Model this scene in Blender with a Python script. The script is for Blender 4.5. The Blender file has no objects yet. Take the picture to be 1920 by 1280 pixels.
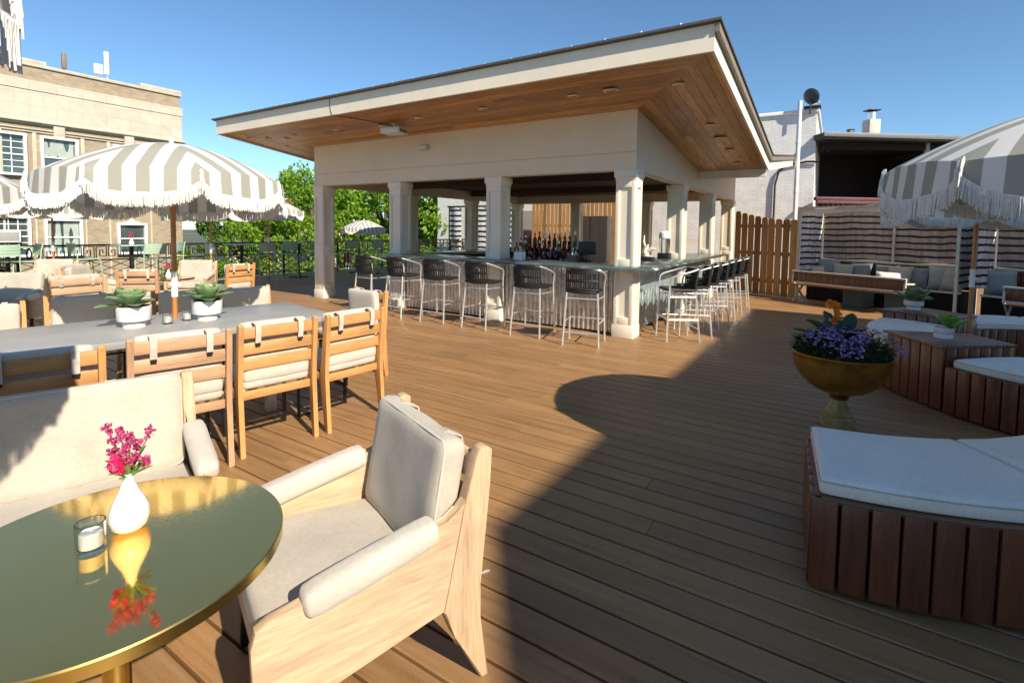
import bpy, bmesh, math, random
from mathutils import Vector, Matrix, Euler, noise
random.seed(7)
sc = bpy.context.scene
col = sc.collection
PI = math.pi
R = math.radians
sin, cos = math.sin, math.cos

# ------------------------------------------------------------------ helpers
def V(*a): return Vector(a)

class MB:
    """collects shapes into one mesh"""
    def __init__(self):
        self.bm = bmesh.new(); self.uv = None
    def box(self, c, s, rz=0.0, bev=0.0, M=None, seg=2):
        m = Matrix.Translation(Vector(c)) @ Matrix.Rotation(rz, 4, 'Z') @ Matrix.Diagonal((s[0], s[1], s[2], 1))
        if M is not None: m = M @ m
        r = bmesh.ops.create_cube(self.bm, size=1.0, matrix=m)
        if bev > 0:
            es = list({e for v in r['verts'] for e in v.link_edges})
            bmesh.ops.bevel(self.bm, geom=es, offset=bev, segments=seg, affect='EDGES', profile=0.5)
        return self
    def beam(self, p0, p1, w, h, up=(0, 0, 1), bev=0.0):
        """box from p0 to p1, w across, h along up"""
        p0, p1 = Vector(p0), Vector(p1)
        x = (p1 - p0); L = x.length; x.normalize()
        y = Vector(up).cross(x)
        if y.length < 1e-4: y = Vector((0, 1, 0)).cross(x)
        y.normalize(); z = x.cross(y)
        m = Matrix((x, y, z)).transposed().to_4x4(); m.translation = (p0 + p1) / 2
        return self.box((0, 0, 0), (L, w, h), 0, bev, m)
    def tube(self, pts, r, seg=8, closed=False, cap=True):
        pts = [Vector(p) for p in pts]; n = len(pts)
        rr = r if isinstance(r, (list, tuple)) else [r] * n
        rings = []; prev = None
        for i, p in enumerate(pts):
            if closed: t = pts[(i + 1) % n] - pts[i - 1]
            elif i == 0: t = pts[1] - pts[0]
            elif i == n - 1: t = pts[-1] - pts[-2]
            else: t = (pts[i + 1] - p).normalized() + (p - pts[i - 1]).normalized()
            t.normalize()
            if prev is None:
                a = Vector((0, 0, 1)) if abs(t.z) < .9 else Vector((1, 0, 0))
                nx = t.cross(a).normalized()
            else:
                nx = (prev - t * prev.dot(t)).normalized()
            prev = nx; ny = t.cross(nx)
            rings.append([self.bm.verts.new(p + (nx * cos(2 * PI * k / seg) + ny * sin(2 * PI * k / seg)) * rr[i]) for k in range(seg)])
        m = n if closed else n - 1
        for i in range(m):
            A, B = rings[i], rings[(i + 1) % n]
            for k in range(seg):
                self.bm.faces.new((A[k], A[(k + 1) % seg], B[(k + 1) % seg], B[k]))
        if cap and not closed:
            self.bm.faces.new(list(reversed(rings[0]))); self.bm.faces.new(rings[-1])
        return self
    def lathe(self, prof, c=(0, 0, 0), seg=32, cap=False, M=None):
        rings = []
        for r, z in prof:
            ring = []
            for k in range(seg):
                p = Vector((r * cos(2 * PI * k / seg), r * sin(2 * PI * k / seg), z)) + Vector(c)
                if M is not None: p = M @ p
                ring.append(self.bm.verts.new(p))
            rings.append(ring)
        for i in range(len(rings) - 1):
            for k in range(seg):
                self.bm.faces.new((rings[i][k], rings[i][(k + 1) % seg], rings[i + 1][(k + 1) % seg], rings[i + 1][k]))
        if cap:
            self.bm.faces.new(list(reversed(rings[0]))); self.bm.faces.new(rings[-1])
        return self
    def prism(self, poly, t, M, bev=0.0):
        """extrude 2D poly (x,y) by t along local z, then transform by M"""
        a = [self.bm.verts.new(M @ Vector((p[0], p[1], 0))) for p in poly]
        b = [self.bm.verts.new(M @ Vector((p[0], p[1], t))) for p in poly]
        n = len(poly); fs = [self.bm.faces.new(list(reversed(a))), self.bm.faces.new(b)]
        for i in range(n):
            fs.append(self.bm.faces.new((a[i], a[(i + 1) % n], b[(i + 1) % n], b[i])))
        if bev > 0:
            es = list({e for f in fs[:2] for e in f.edges})
            bmesh.ops.bevel(self.bm, geom=es, offset=bev, segments=2, affect='EDGES', profile=0.5)
        return self
    def cushion(self, size, M, r=None, puff=0.012, n=9, wrinkle=0.003, seed=0.0):
        a, b, c = [s / 2 for s in size]
        r = min(a, b, c) * .75 if r is None else r
        def g(i): return sin(PI / 2 * (-1 + 2 * i / n))
        idx = {}
        def vert(x, y, z):
            k = (round(x, 4), round(y, 4), round(z, 4))
            if k in idx: return idx[k]
            q = Vector((a * x, b * y, c * z))
            cl = Vector((max(-a + r, min(a - r, q.x)), max(-b + r, min(b - r, q.y)), max(-c + r, min(c - r, q.z))))
            d = q - cl
            p = cl + (d.normalized() * r if d.length > 1e-9 else d)
            p.z += puff * (1 - x * x) * (1 - y * y) * z
            w = noise.noise(Vector((p.x * 7 + seed, p.y * 7, p.z * 7 + seed))) * wrinkle
            if d.length > 1e-9: p += d.normalized() * w
            idx[k] = self.bm.verts.new(M @ p); return idx[k]
        ns = [g(i) for i in range(n + 1)]
        for ax in range(3):
            for sgn in (-1, 1):
                for i in range(n):
                    for j in range(n):
                        q = []
                        for (ii, jj) in ((i, j), (i + 1, j), (i + 1, j + 1), (i, j + 1)):
                            p = [0, 0, 0]; p[ax] = sgn; p[(ax + 1) % 3] = ns[ii]; p[(ax + 2) % 3] = ns[jj]
                            q.append(vert(*p))
                        if sgn < 0: q.reverse()
                        try: self.bm.faces.new(q)
                        except ValueError: pass
        return self
    def quad(self, *ps):
        self.bm.faces.new([self.bm.verts.new(Vector(p)) for p in ps]); return self
    def ellipsoid(self, c, s, M=None, u=10, v=7):
        m = Matrix.Translation(Vector(c)) @ Matrix.Diagonal((s[0], s[1], s[2], 1))
        if M is not None: m = M @ m
        bmesh.ops.create_uvsphere(self.bm, u_segments=u, v_segments=v, radius=1, matrix=m); return self
    def build(self, name, mat, parent=None, smooth=35, loc=None, rz=0.0):
        me = bpy.data.meshes.new(name)
        self.bm.normal_update(); self.bm.to_mesh(me); self.bm.free()
        if smooth:
            me.shade_smooth()
            me.set_sharp_from_angle(angle=R(smooth))
        me.materials.append(mat)
        o = bpy.data.objects.new(name, me); col.objects.link(o)
        if parent is not None: o.parent = parent
        if loc is not None: o.location = loc
        if rz: o.rotation_euler = (0, 0, rz)
        return o

def tag(o, label=None, cat=None, group=None, kind=None):
    if label: o['label'] = label
    if cat: o['category'] = cat
    if group: o['group'] = group
    if kind: o['kind'] = kind
    return o
def empty(name, loc=(0, 0, 0), rz=0.0, label=None, cat=None, group=None):
    o = bpy.data.objects.new(name, None); col.objects.link(o)
    o.location = loc; o.rotation_euler = (0, 0, rz)
    return tag(o, label, cat, group)
def kids(o): return [c for c in bpy.data.objects if c.parent == o]
def copy_tree(o, parent=None):
    c = o.copy(); col.objects.link(c); c.parent = parent
    for ch in kids(o): copy_tree(ch, c)
    return c
def dup(root, loc, rz, label, group=None):
    c = copy_tree(root); c.location = loc; c.rotation_euler = (0, 0, rz); c['label'] = label
    if group: c['group'] = group
    return c
def face(dx, dy):
    """z rotation that turns local +y to (dx,dy)"""
    return math.atan2(-dx, dy)
def lin(h):
    h = h.lstrip('#'); o = []
    for i in (0, 2, 4):
        c = int(h[i:i + 2], 16) / 255
        o.append(c / 12.92 if c <= .04045 else ((c + .055) / 1.055) ** 2.4)
    return tuple(o)

# ------------------------------------------------------------------ materials
class NT:
    def __init__(self, name):
        self.m = bpy.data.materials.new(name); self.m.use_nodes = True
        self.t = self.m.node_tree; self.N = self.t.nodes; self.b = self.N['Principled BSDF']
    def n(self, typ, **kw):
        x = self.N.new(typ)
        for k, v in kw.items():
            if k in x.inputs: x.inputs[k].default_value = v
            else: setattr(x, k, v)
        return x
    def l(self, a, b): self.t.links.new(a, b)
    def coord(self, scale=(1, 1, 1), rot=(0, 0, 0), kind='Object'):
        tc = self.n('ShaderNodeTexCoord'); mp = self.n('ShaderNodeMapping')
        mp.inputs['Scale'].default_value = scale; mp.inputs['Rotation'].default_value = rot
        self.l(tc.outputs[kind], mp.inputs['Vector']); return mp.outputs['Vector']
    def noise(self, vec, scale, detail=4, rough=.55):
        x = self.n('ShaderNodeTexNoise'); x.inputs['Scale'].default_value = scale
        x.inputs['Detail'].default_value = detail; x.inputs['Roughness'].default_value = rough
        if vec is not None: self.l(vec, x.inputs['Vector'])
        return x.outputs['Fac']
    def ramp(self, fac, stops):
        r = self.n('ShaderNodeValToRGB'); e = r.color_ramp.elements
        while len(e) > 1: e.remove(e[-1])
        e[0].position = stops[0][0]; e[0].color = (*stops[0][1], 1)
        for p, c in stops[1:]:
            k = e.new(p); k.color = (*c, 1)
        self.l(fac, r.inputs['Fac']); return r.outputs['Color']
    def mix(self, fac, a, b, mode='MIX'):
        x = self.n('ShaderNodeMix'); x.data_type = 'RGBA'; x.blend_type = mode
        for sock, val in ((x.inputs[0], fac), (x.inputs[6], a), (x.inputs[7], b)):
            if isinstance(val, (int, float)): sock.default_value = val
            elif isinstance(val, tuple): sock.default_value = (*val, 1) if len(val) == 3 else val
            else: self.l(val, sock)
        return x.outputs[2]
    def math(self, op, a, b=0.0):
        x = self.n('ShaderNodeMath'); x.operation = op
        for s, v in ((x.inputs[0], a), (x.inputs[1], b)):
            if isinstance(v, (int, float)): s.default_value = v
            else: self.l(v, s)
        return x.outputs[0]
    def bump(self, h, strength=.2, dist=.01):
        x = self.n('ShaderNodeBump'); x.inputs['Strength'].default_value = strength; x.inputs['Distance'].default_value = dist
        self.l(h, x.inputs['Height']); self.l(x.outputs['Normal'], self.b.inputs['Normal']); return x
    def base(self, c):
        if isinstance(c, tuple): self.b.inputs['Base Color'].default_value = (*c, 1)
        else: self.l(c, self.b.inputs['Base Color'])
    def set(self, **kw):
        for k, v in kw.items(): self.b.inputs[k.replace('_', ' ')].default_value = v
        return self

def mul(c, k): return tuple(min(1, x * k) for x in c)

def m_plain(name, c, rough=.5, metal=0.0, var=.12, scale=6.0, bump=0.0):
    t = NT(name); v = t.coord()
    f = t.noise(v, scale, 5)
    t.base(t.ramp(f, [(.3, mul(c, 1 - var)), (.7, mul(c, 1 + var))]))
    t.set(Roughness=rough, Metallic=metal)
    if bump: t.bump(t.noise(v, scale * 14, 3), bump, .004)
    return t.m
def m_wood(name, c, axis=0, var=.28, rough=.5, scale=1.0, coat=0.0, rnd=.18):
    t = NT(name)
    s = [9 * scale] * 3; s[axis] = .9 * scale
    v = t.coord(tuple(s))
    oi = t.n('ShaderNodeObjectInfo')
    gi = t.n('ShaderNodeNewGeometry')
    add = t.n('ShaderNodeVectorMath'); add.operation = 'ADD'
    sc3 = t.n('ShaderNodeVectorMath'); sc3.operation = 'SCALE'
    comb = t.n('ShaderNodeCombineXYZ')
    for k in range(3): t.l(gi.outputs['Random Per Island'], comb.inputs[k])
    t.l(comb.outputs[0], sc3.inputs[0]); sc3.inputs['Scale'].default_value = 37.0
    t.l(v, add.inputs[0]); t.l(sc3.outputs[0], add.inputs[1])
    vv = add.outputs[0]
    f = t.noise(vv, 2.2, 8, .62); f2 = t.noise(vv, 11, 4, .6)
    a = t.ramp(f, [(.25, mul(c, 1 - var)), (.5, c), (.75, mul(c, 1 + var * .8))])
    b = t.ramp(f2, [(.35, (.55, .5, .45)), (.6, (1, 1, 1))])
    cc = t.mix(.4, a, b, 'MULTIPLY')
    r = t.math('MULTIPLY_ADD', gi.outputs['Random Per Island'], rnd * 2)
    t.N[-1].inputs[2].default_value = 1 - rnd
    hs = t.n('ShaderNodeHueSaturation'); t.l(cc, hs.inputs['Color']); t.l(r, hs.inputs['Value'])
    t.base(hs.outputs['Color'])
    t.set(Roughness=rough); t.b.inputs['Coat Weight'].default_value = coat; t.b.inputs['Coat Roughness'].default_value = .25
    t.bump(f2, .15, .003)
    return t.m
def m_fabric(name, c, var=.1, rough=.9, weave=420.0):
    t = NT(name); v = t.coord()
    f = t.noise(v, 4, 4); g = t.noise(v, weave, 2, .5); st = t.noise(v, 60, 3, .6)
    a = t.ramp(f, [(.3, mul(c, 1 - var)), (.7, mul(c, 1 + var * .6))])
    b = t.ramp(g, [(.3, (.72, .72, .72)), (.7, (1, 1, 1))])
    cc = t.mix(.45, a, b, 'MULTIPLY')
    d = t.ramp(st, [(.35, (.86, .85, .83)), (.6, (1, 1, 1))])
    t.base(t.mix(.6, cc, d, 'MULTIPLY'))
    t.set(Roughness=rough); t.b.inputs['Sheen Weight'].default_value = .2 if max(c) > .1 else 0.0
    t.bump(g, .25, .002)
    return t.m
def m_glass(name, c=(.9, .95, .95), rough=.02):
    t = NT(name); t.base(c); t.set(Roughness=rough, IOR=1.45); t.b.inputs['Transmission Weight'].default_value = 1.0
    return t.m
def m_leaf(name, c, c2, trans=.35, rough=.5):
    t = NT(name); gi = t.n('ShaderNodeNewGeometry')
    a = t.ramp(gi.outputs['Random Per Island'], [(0, c), (.5, tuple((x + y) / 2 for x, y in zip(c, c2))), (1, c2)])
    t.base(a); t.set(Roughness=rough)
    tr = t.n('ShaderNodeBsdfTranslucent'); t.l(t.mix(1.0, a, (1.5, 1.5, .7), 'MULTIPLY'), tr.inputs['Color'])
    ms = t.n('ShaderNodeMixShader'); ms.inputs[0].default_value = trans
    out = t.N['Material Output']
    t.l(t.b.outputs[0], ms.inputs[1]); t.l(tr.outputs[0], ms.inputs[2]); t.l(ms.outputs[0], out.inputs['Surface'])
    return t.m

M = {}
M['wood_x'] = m_wood('teak_x', (.55, .285, .10), 0)
M['wood_y'] = m_wood('teak_y', (.55, .285, .10), 1)
M['wood_z'] = m_wood('teak_z', (.55, .285, .10), 2)
M['pale_x'] = m_wood('pale_teak_x', (.50, .30, .17), 0)
M['pale_y'] = m_wood('pale_teak_y', (.50, .30, .17), 1)
M['pale_z'] = m_wood('pale_teak_z', (.50, .30, .17), 2)
M['ash_y'] = m_wood('bleached_wood_y', (.57, .41, .255), 1, var=.26, rough=.6, rnd=.06)
M['ash_z'] = m_wood('bleached_wood_z', (.53, .37, .225), 2, var=.32, rough=.6, rnd=.06)
M['ash_x'] = m_wood('bleached_wood_x', (.57, .41, .255), 0, var=.18, rough=.6, rnd=.06)
M['linen'] = m_fabric('linen', (.50, .45, .37), var=.16)
M['linen_pale'] = m_fabric('pale_linen', (.58, .53, .45))
M['cush_white'] = m_fabric('white_canvas', (.92, .86, .75), var=.06)
M['cush_side'] = m_fabric('canvas_side', (.60, .56, .47), var=.12)
M['black_metal'] = m_plain('black_steel', (.012, .012, .013), .4, .2)
M['alu'] = m_plain('brushed_aluminium', (.86, .86, .85), .32, .75, .04)
M['chrome'] = m_plain('galvanised_steel', (.60, .60, .58), .26, 1.0, .3, 12)
M['weave'] = m_fabric('black_wicker', (.012, .011, .012), rough=.55, weave=160)
M['cream'] = m_plain('cream_paint', (.82, .74, .59), .55, 0, .05, 2.5)
M['cream_wall'] = m_plain('cream_siding', (.78, .66, .49), .6, 0, .05, 1.5)
M['white_paint'] = m_plain('white_paint', (.78, .77, .73), .45, 0, .06)
M['offwhite'] = m_plain('bone_paint', (.60, .56, .46), .5, 0, .1)
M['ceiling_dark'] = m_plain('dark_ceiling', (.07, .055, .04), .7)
M['roof_metal'] = m_plain('bronze_roof_metal', (.07, .065, .055), .45, .6)
M['ceramic'] = m_plain('white_ceramic', (.80, .78, .75), .3, 0, .04, 10)
M['concrete'] = m_plain('concrete_table', (.30, .30, .29), .38, 0, .12, 3, .05)
M['soil'] = m_plain('soil', (.03, .02, .012), .95, 0, .3, 30)
M['mahogany_z'] = m_wood('dark_mahogany_z', (.16, .048, .019), 2, var=.5, rough=.35, coat=.25)
M['mahogany_x'] = m_wood('dark_mahogany_x', (.17, .058, .022), 0, var=.45, rough=.3, coat=.3)
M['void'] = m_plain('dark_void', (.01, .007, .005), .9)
M['pole'] = m_wood('varnished_pole', (.42, .16, .035), 2, rough=.3, coat=.4)
M['glass'] = m_glass('clear_glass')
M['wax'] = m_plain('candle_wax', (.85, .82, .76), .5, 0, .03)
M['leaf_succ'] = m_plain('succulent_leaf', (.17, .26, .12), .42, 0, .25, 9)
M['leaf_bright'] = m_plain('bright_leaf', (.16, .33, .05), .42, 0, .25, 9)
M['leaf_dark'] = m_leaf('dark_leaf', (.012, .035, .012), (.05, .09, .02), .15)
M['tree_leaf'] = m_leaf('tree_leaf', (.075, .19, .010), (.30, .45, .04), .45)
M['tree_leaf2'] = m_leaf('deep_tree_leaf', (.03, .085, .012), (.13, .25, .03), .35)
M['bark'] = m_plain('bark', (.12, .09, .065), .9, 0, .35, 14, .3)
M['brass'] = m_plain('aged_brass', (.62, .44, .13), .28, 1.0, .18, 9)
M['purple'] = m_leaf('purple_petal', (.10, .04, .24), (.36, .22, .58), .2)
for n_ in M['purple'].node_tree.nodes:
    if n_.type == 'VALTORGB':
        e_ = n_.color_ramp.elements
        for p_, c_ in ((.84, (.40, .26, .62)), (.86, (.72, .68, .80)), (.93, (.75, .72, .82)), (.94, (.16, .015, .05))): k_ = e_.new(p_); k_.color = (*c_, 1)
        e_[len(e_) - 1].color = (.20, .02, .07, 1)
M['magenta'] = m_leaf('magenta_petal', (.30, .02, .10), (.62, .10, .28), .2)
M['hotpink'] = m_leaf('hot_pink_petal', (.60, .01, .10), (.80, .03, .2), .25)
M['orange'] = m_leaf('orange_petal', (.80, .16, .01), (.85, .42, .03), .25)
M['stem'] = m_plain('stem', (.08, .17, .03), .5)
M['green_metal'] = m_plain('sage_painted_metal', (.33, .46, .35), .45, 0, .08)
M['iron'] = m_plain('wrought_iron', (.012, .012, .012), .5, .3)
M['grey_board'] = m_plain('grey_panel', (.36, .35, .32), .6, 0, .05)
M['black'] = m_plain('black_plastic', (.012, .012, .013), .45)
M['maroon'] = m_plain('maroon_paint', (.10, .022, .026), .55, 0, .25)
M['teal_top'] = m_plain('zinc_countertop', (.17, .215, .215), .22, .55, .2, 5)
M['asphalt'] = m_plain('asphalt', (.05, .05, .05), .9, 0, .2, 2)
M['lamp_white'] = m_plain('downlight_trim', (.78, .72, .62), .4)
M['pillow_blue'] = m_fabric('slate_blue_canvas', (.25, .32, .36))
M['pillow_grey'] = m_fabric('grey_canvas', (.26, .27, .29))
M['pillow_sage'] = m_fabric('sage_grey_canvas', (.42, .44, .40))
M['pillow_tan'] = m_fabric('sand_canvas', (.56, .49, .41))
M['pouf'] = m_fabric('green_grey_canvas', (.10, .15, .135))
M['felt_dark'] = m_fabric('charcoal_canvas', (.05, .05, .055))
def m_brass_top():
    t = NT('polished_brass_top'); v = t.coord()
    f = t.noise(v, 5, 5); s = t.noise(v, 90, 3)
    t.base(t.ramp(f, [(.3, (.80, .53, .155)), (.7, (.88, .58, .18))])); t.set(Metallic=.95)
    t.l(t.ramp(s, [(.3, (.04,) * 3), (.75, (.11,) * 3)]), t.b.inputs['Roughness']); return t.m
M['brass_top'] = m_brass_top()
def m_deck():
    t = NT('deck_boards'); gi = t.n('ShaderNodeNewGeometry')
    v = t.coord((.55, 10, 10)); 
    comb = t.n('ShaderNodeCombineXYZ'); t.l(gi.outputs['Random Per Island'], comb.inputs[0]); t.l(gi.outputs['Random Per Island'], comb.inputs[1])
    s = t.n('ShaderNodeVectorMath'); s.operation = 'SCALE'; s.inputs['Scale'].default_value = 91; t.l(comb.outputs[0], s.inputs[0])
    a = t.n('ShaderNodeVectorMath'); a.operation = 'ADD'; t.l(v, a.inputs[0]); t.l(s.outputs[0], a.inputs[1])
    f = t.noise(a.outputs[0], 2.0, 8, .68); g = t.noise(t.coord(), 190, 3, .6); w = t.noise(t.coord(), .8, 5)
    c = t.ramp(f, [(.28, (.225, .118, .046)), (.5, (.335, .185, .078)), (.72, (.405, .24, .112))])
    r = t.ramp(gi.outputs['Random Per Island'], [(0, (.86, .86, .87)), (1, (1.08, 1.06, 1.03))])
    c = t.mix(1, c, r, 'MULTIPLY')
    c = t.mix(.5, c, t.ramp(g, [(.35, (.66, .66, .66)), (.65, (1.1, 1.1, 1.1))]), 'MULTIPLY')
    c = t.mix(.55, c, t.ramp(w, [(.32, (.70, .70, .71)), (.45, (.94, .94, .94)), (.65, (1.08, 1.08, 1.08))]), 'MULTIPLY')
    t.base(c); t.l(t.ramp(f, [(.3, (.42,) * 3), (.7, (.6,) * 3)]), t.b.inputs['Roughness'])
    t.bump(f, .25, .003); return t.m
M['deck'] = m_deck()
def m_brick(name, c1, c2, cm, scale, bw=.5, rh=.25, rot=(PI / 2, 0, 0), rough=.85, bump=.5, mortar=.012):
    t = NT(name); v = t.coord((1, 1, 1), rot)
    # the face is spanned by (along, z): swap to brick space
    b = t.n('ShaderNodeTexBrick'); b.inputs['Scale'].default_value = scale
    b.inputs['Color1'].default_value = (*c1, 1); b.inputs['Color2'].default_value = (*c2, 1); b.inputs['Mortar'].default_value = (*cm, 1)
    b.inputs['Mortar Size'].default_value = mortar; b.inputs['Brick Width'].default_value = bw; b.inputs['Row Height'].default_value = rh
    t.l(v, b.inputs['Vector'])
    n = t.noise(t.coord(), 3, 6)
    t.base(t.mix(.5, b.outputs['Color'], t.ramp(n, [(.3, (.75, .75, .74)), (.7, (1.1, 1.1, 1.1))]), 'MULTIPLY'))
    t.set(Roughness=rough); t.bump(b.outputs['Fac'], -bump, .01); t.N[-1].invert = True; return t.m
M['tan_brick'] = m_brick('tan_brick', (.29, .23, .155), (.37, .30, .21), (.27, .225, .17), 5.0, .9, .33, bump=.3)
M['white_brick'] = m_brick('painted_brick', (.78, .77, .74), (.84, .83, .79), (.55, .55, .53), 4.6, .95, .32, bump=1.0, mortar=.02)
M['limestone'] = m_brick('limestone_blocks', (.48, .435, .35), (.53, .48, .39), (.37, .335, .27), 1.0, .8, .42, bump=.2, mortar=.008)
M['limestone_plain'] = m_plain('limestone_trim', (.48, .43, .34), .8, 0, .12, 3)
def m_stripe():
    t = NT('striped_canopy'); tc = t.n('ShaderNodeTexCoord'); sp = t.n('ShaderNodeSeparateXYZ')
    t.l(tc.outputs['UV'], sp.inputs[0])
    w = t.math('COSINE', t.math('MULTIPLY', sp.outputs[0], 2 * PI / .152)); k = t.math('GREATER_THAN', w, 0.0)
    g = t.noise(t.coord(), 300, 2)
    c = t.mix(k, (.80, .80, .77), (.39, .385, .325))
    t.base(t.mix(.3, c, t.ramp(g, [(.3, (.8,) * 3), (.7, (1,) * 3)]), 'MULTIPLY')); t.set(Roughness=.85)
    tr = t.n('ShaderNodeBsdfTranslucent'); t.l(c, tr.inputs['Color'])
    ms = t.n('ShaderNodeMixShader'); ms.inputs[0].default_value = .22
    t.l(t.b.outputs[0], ms.inputs[1]); t.l(tr.outputs[0], ms.inputs[2]); t.l(ms.outputs[0], t.N['Material Output'].inputs['Surface'])
    return t.m
M['stripe'] = m_stripe()
M['fringe'] = m_fabric('white_fringe', (.80, .79, .75), weave=200)
def m_curtain(name, a, b, period=.155, dark=.30):
    t = NT(name); v = t.coord(); sp = t.n('ShaderNodeSeparateXYZ'); t.l(v, sp.inputs[0])
    nz = t.noise(v, 1.6, 3); z = t.math('ADD', sp.outputs[2], t.math('MULTIPLY', nz, .11))
    k = t.math('LESS_THAN', t.math('FRACT', t.math('DIVIDE', z, period)), dark)
    f = t.noise(t.coord((14, 14, 1.2)), 1.0, 4)
    c = t.mix(k, t.ramp(f, [(.3, mul(a, .72)), (.7, mul(a, 1.2))]), b)
    t.base(c); t.set(Roughness=.9); t.bump(t.noise(v, 200, 2), .2, .002); return t.m
M['curtain'] = m_curtain('striped_curtain', (.41, .345, .33), (.035, .028, .028), .135, .33)
M['curtain_pale'] = m_curtain('striped_curtain_pale', (.62, .62, .68), (.02, .017, .022), .135, .33)
M['fence_z'] = m_wood('cedar_z', (.42, .22, .075), 2, var=.35, rough=.7, rnd=.28)
M['soffit'] = m_wood('cedar_soffit_x', (.52, .25, .066), 0, var=.45, rough=.4, coat=.2, rnd=.34)
M['soffit_y'] = m_wood('cedar_soffit_y', (.52, .25, .066), 1, var=.45, rough=.4, coat=.2, rnd=.34)
M['pane'] = m_plain('window_pane', (.05, .075, .075), .06, 0, .3, 2); M['pane'].node_tree.nodes['Principled BSDF'].inputs['Specular IOR Level'].default_value = .9
M['curtain_green'] = m_fabric('sage_curtain', (.36, .43, .38), weave=60)
M['red_cloth'] = m_plain('red_cloth', (.45, .02, .04), .8, 0, .3, 20)
M['car_white'] = m_plain('car_paint_white', (.7, .7, .7), .25, 0, .02)
M['car_grey'] = m_plain('car_paint_grey', (.25, .26, .28), .25, .3, .02)
M['bottle'] = [m_glass('green_bottle', (.05, .16, .06), .05), m_glass('amber_bottle', (.30, .11, .02), .05), m_glass('clear_bottle', (.85, .9, .9), .05)]
M['label_red'] = m_plain('red_label', (.45, .02, .03), .6); M['label_white'] = m_plain('cream_label', (.6, .57, .5), .6); M['label_black'] = m_plain('black_label', (.02, .02, .02), .5)
# ------------------------------------------------------------------ layout frame of the pavilion
C = Vector((1.671, 6.938, 0)); uf = Vector((-.843, .538, 0)); vf = Vector((.538, .843, 0))
PRZ = math.atan2(.538, -.843)                 # local x = uf (to the left), local y = -vf (towards the front)
def W(u, v, z=0): return C + uf * u + vf * v + Vector((0, 0, z))

# ------------------------------------------------------------------ ground, deck
g = MB(); g.quad((-600, -600, -4.5), (600, -600, -4.5), (600, 600, -4.5), (-600, 600, -4.5))
tag(g.build('ground', m_plain('ground_mix', (.10, .11, .07), .95, 0, .4, .08), smooth=0), kind='structure')
g = MB(); g.quad((-60, 14, -4.47), (-11, 14, -4.47), (24, 70, -4.47), (-30, 90, -4.47))
tag(g.build('road', M['asphalt'], smooth=0), kind='structure')
g = MB()
bw, gap, wd = .147, .012, .0
nrow = int(34 / bw)
for i in range(nrow):
    v0 = -13 + i * bw
    u = -16 + random.uniform(-3.5, 0)
    while u < 12.2:
        L = random.choice((3.66, 4.88, 4.88, 6.1))
        u1 = min(u + L, 12.2)
        a, b = v0, v0 + bw - gap
        prof = [(a, -.025), (a, -.004), (a + .005, 0), (b - .005, 0), (b, -.004), (b, -.025)]
        A = [g.bm.verts.new((u, -y, z)) for y, z in prof]; B = [g.bm.verts.new((u1 - .0035, -y, z)) for y, z in prof]
        for k in range(5): g.bm.faces.new((A[k], A[k + 1], B[k + 1], B[k]))
        g.bm.faces.new(A); g.bm.faces.new(list(reversed(B)))
        u = u1
o = g.build('deck', M['deck'], smooth=0, loc=C, rz=PRZ); tag(o, kind='structure')
g = MB(); g.box((-2, -4, -.20), (29, 35, .3))
tag(g.build('deck_substructure', M['void'], smooth=0, loc=C, rz=PRZ), kind='structure')
g = MB(); g.box((-2, -4, -2.45), (28.6, 34.6, 4.1))
tag(g.build('lower_storey', M['tan_brick'], smooth=0, loc=C, rz=PRZ), kind='structure')

# ------------------------------------------------------------------ bar pavilion
Lw, Ww, z1, z2, cw = 6.913, 7.95, 3.14, 2.33, .28
vv, zs = 3.75, 2.67                            # valley of the butterfly roof: position, soffit height
slp = (z1 - zs) / vv
def soff(v): return zs + slp * abs(v - vv) if v <= vv else zs + slp * (v - vv)
pav = empty('bar_pavilion', C, PRZ, 'open cream bar pavilion with an upswept roof and cedar soffit on panelled columns', 'pavilion')
def column(u, v):
    """u,v: outer corner of the column, growing to +u,+v"""
    g = MB(); cu, cv = u + cw / 2, v + cw / 2
    def bx(du, dv, z0, za, w, d, bev=.004): g.box((cu + du, -(cv + dv), (z0 + za) / 2), (w, d, za - z0), 0, bev)
    bx(0, 0, 0, z2 + .0, cw - .034, cw - .034, 0)                      # core
    for z0, za in ((0.0, .16), (.985, 1.06), (z2 - .14, z2 - .002)): pass
    bx(0, 0, 0, .17, cw + .03, cw + .03); bx(0, 0, .17, .19, cw + .012, cw + .012)
    bx(0, 0, z2 - .10, z2 - .002, cw + .05, cw + .05); bx(0, 0, z2 - .14, z2 - .1, cw + .02, cw + .02)
    st = .055
    for (lo, hi) in ((.19, 1.0), (1.0, z2 - .14)):
        for sx, sy in ((1, 0), (-1, 0), (0, 1), (0, -1)):
            off = cw / 2 - .006
            ax = (0, 1) if sx else (1, 0)
            for e in (-1, 1):                  # stiles
                p = e * (cw / 2 - st / 2)
                if sx: g.box((cu + sx * off, -(cv + e * (cw / 2 - st / 2 - .007)), (lo + hi) / 2), (.026, st - .014, hi - lo), 0, .003)
                else: g.box((cu + p, -(cv + sy * off), (lo + hi) / 2), (st, .026, hi - lo), 0, .003)
            for zc in (lo + .05, hi - .05):    # rails
                if sx: g.box((cu + sx * off, -cv, zc), (.025, cw - 2 * st + .002, .1), 0, .003)
                else: g.box((cu, -(cv + sy * off), zc), (cw - 2 * st + .002, .025, .1), 0, .003)
    return g.build('column', M['cream'], pav, 30)
sp = (Lw - cw) / 3; sv = (Ww - cw) / 3
cols = set()
for k in range(4): cols.add((round(k * sp, 3), 0.0)); cols.add((round(k * sp, 3), round(Ww - cw, 3)))
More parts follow.
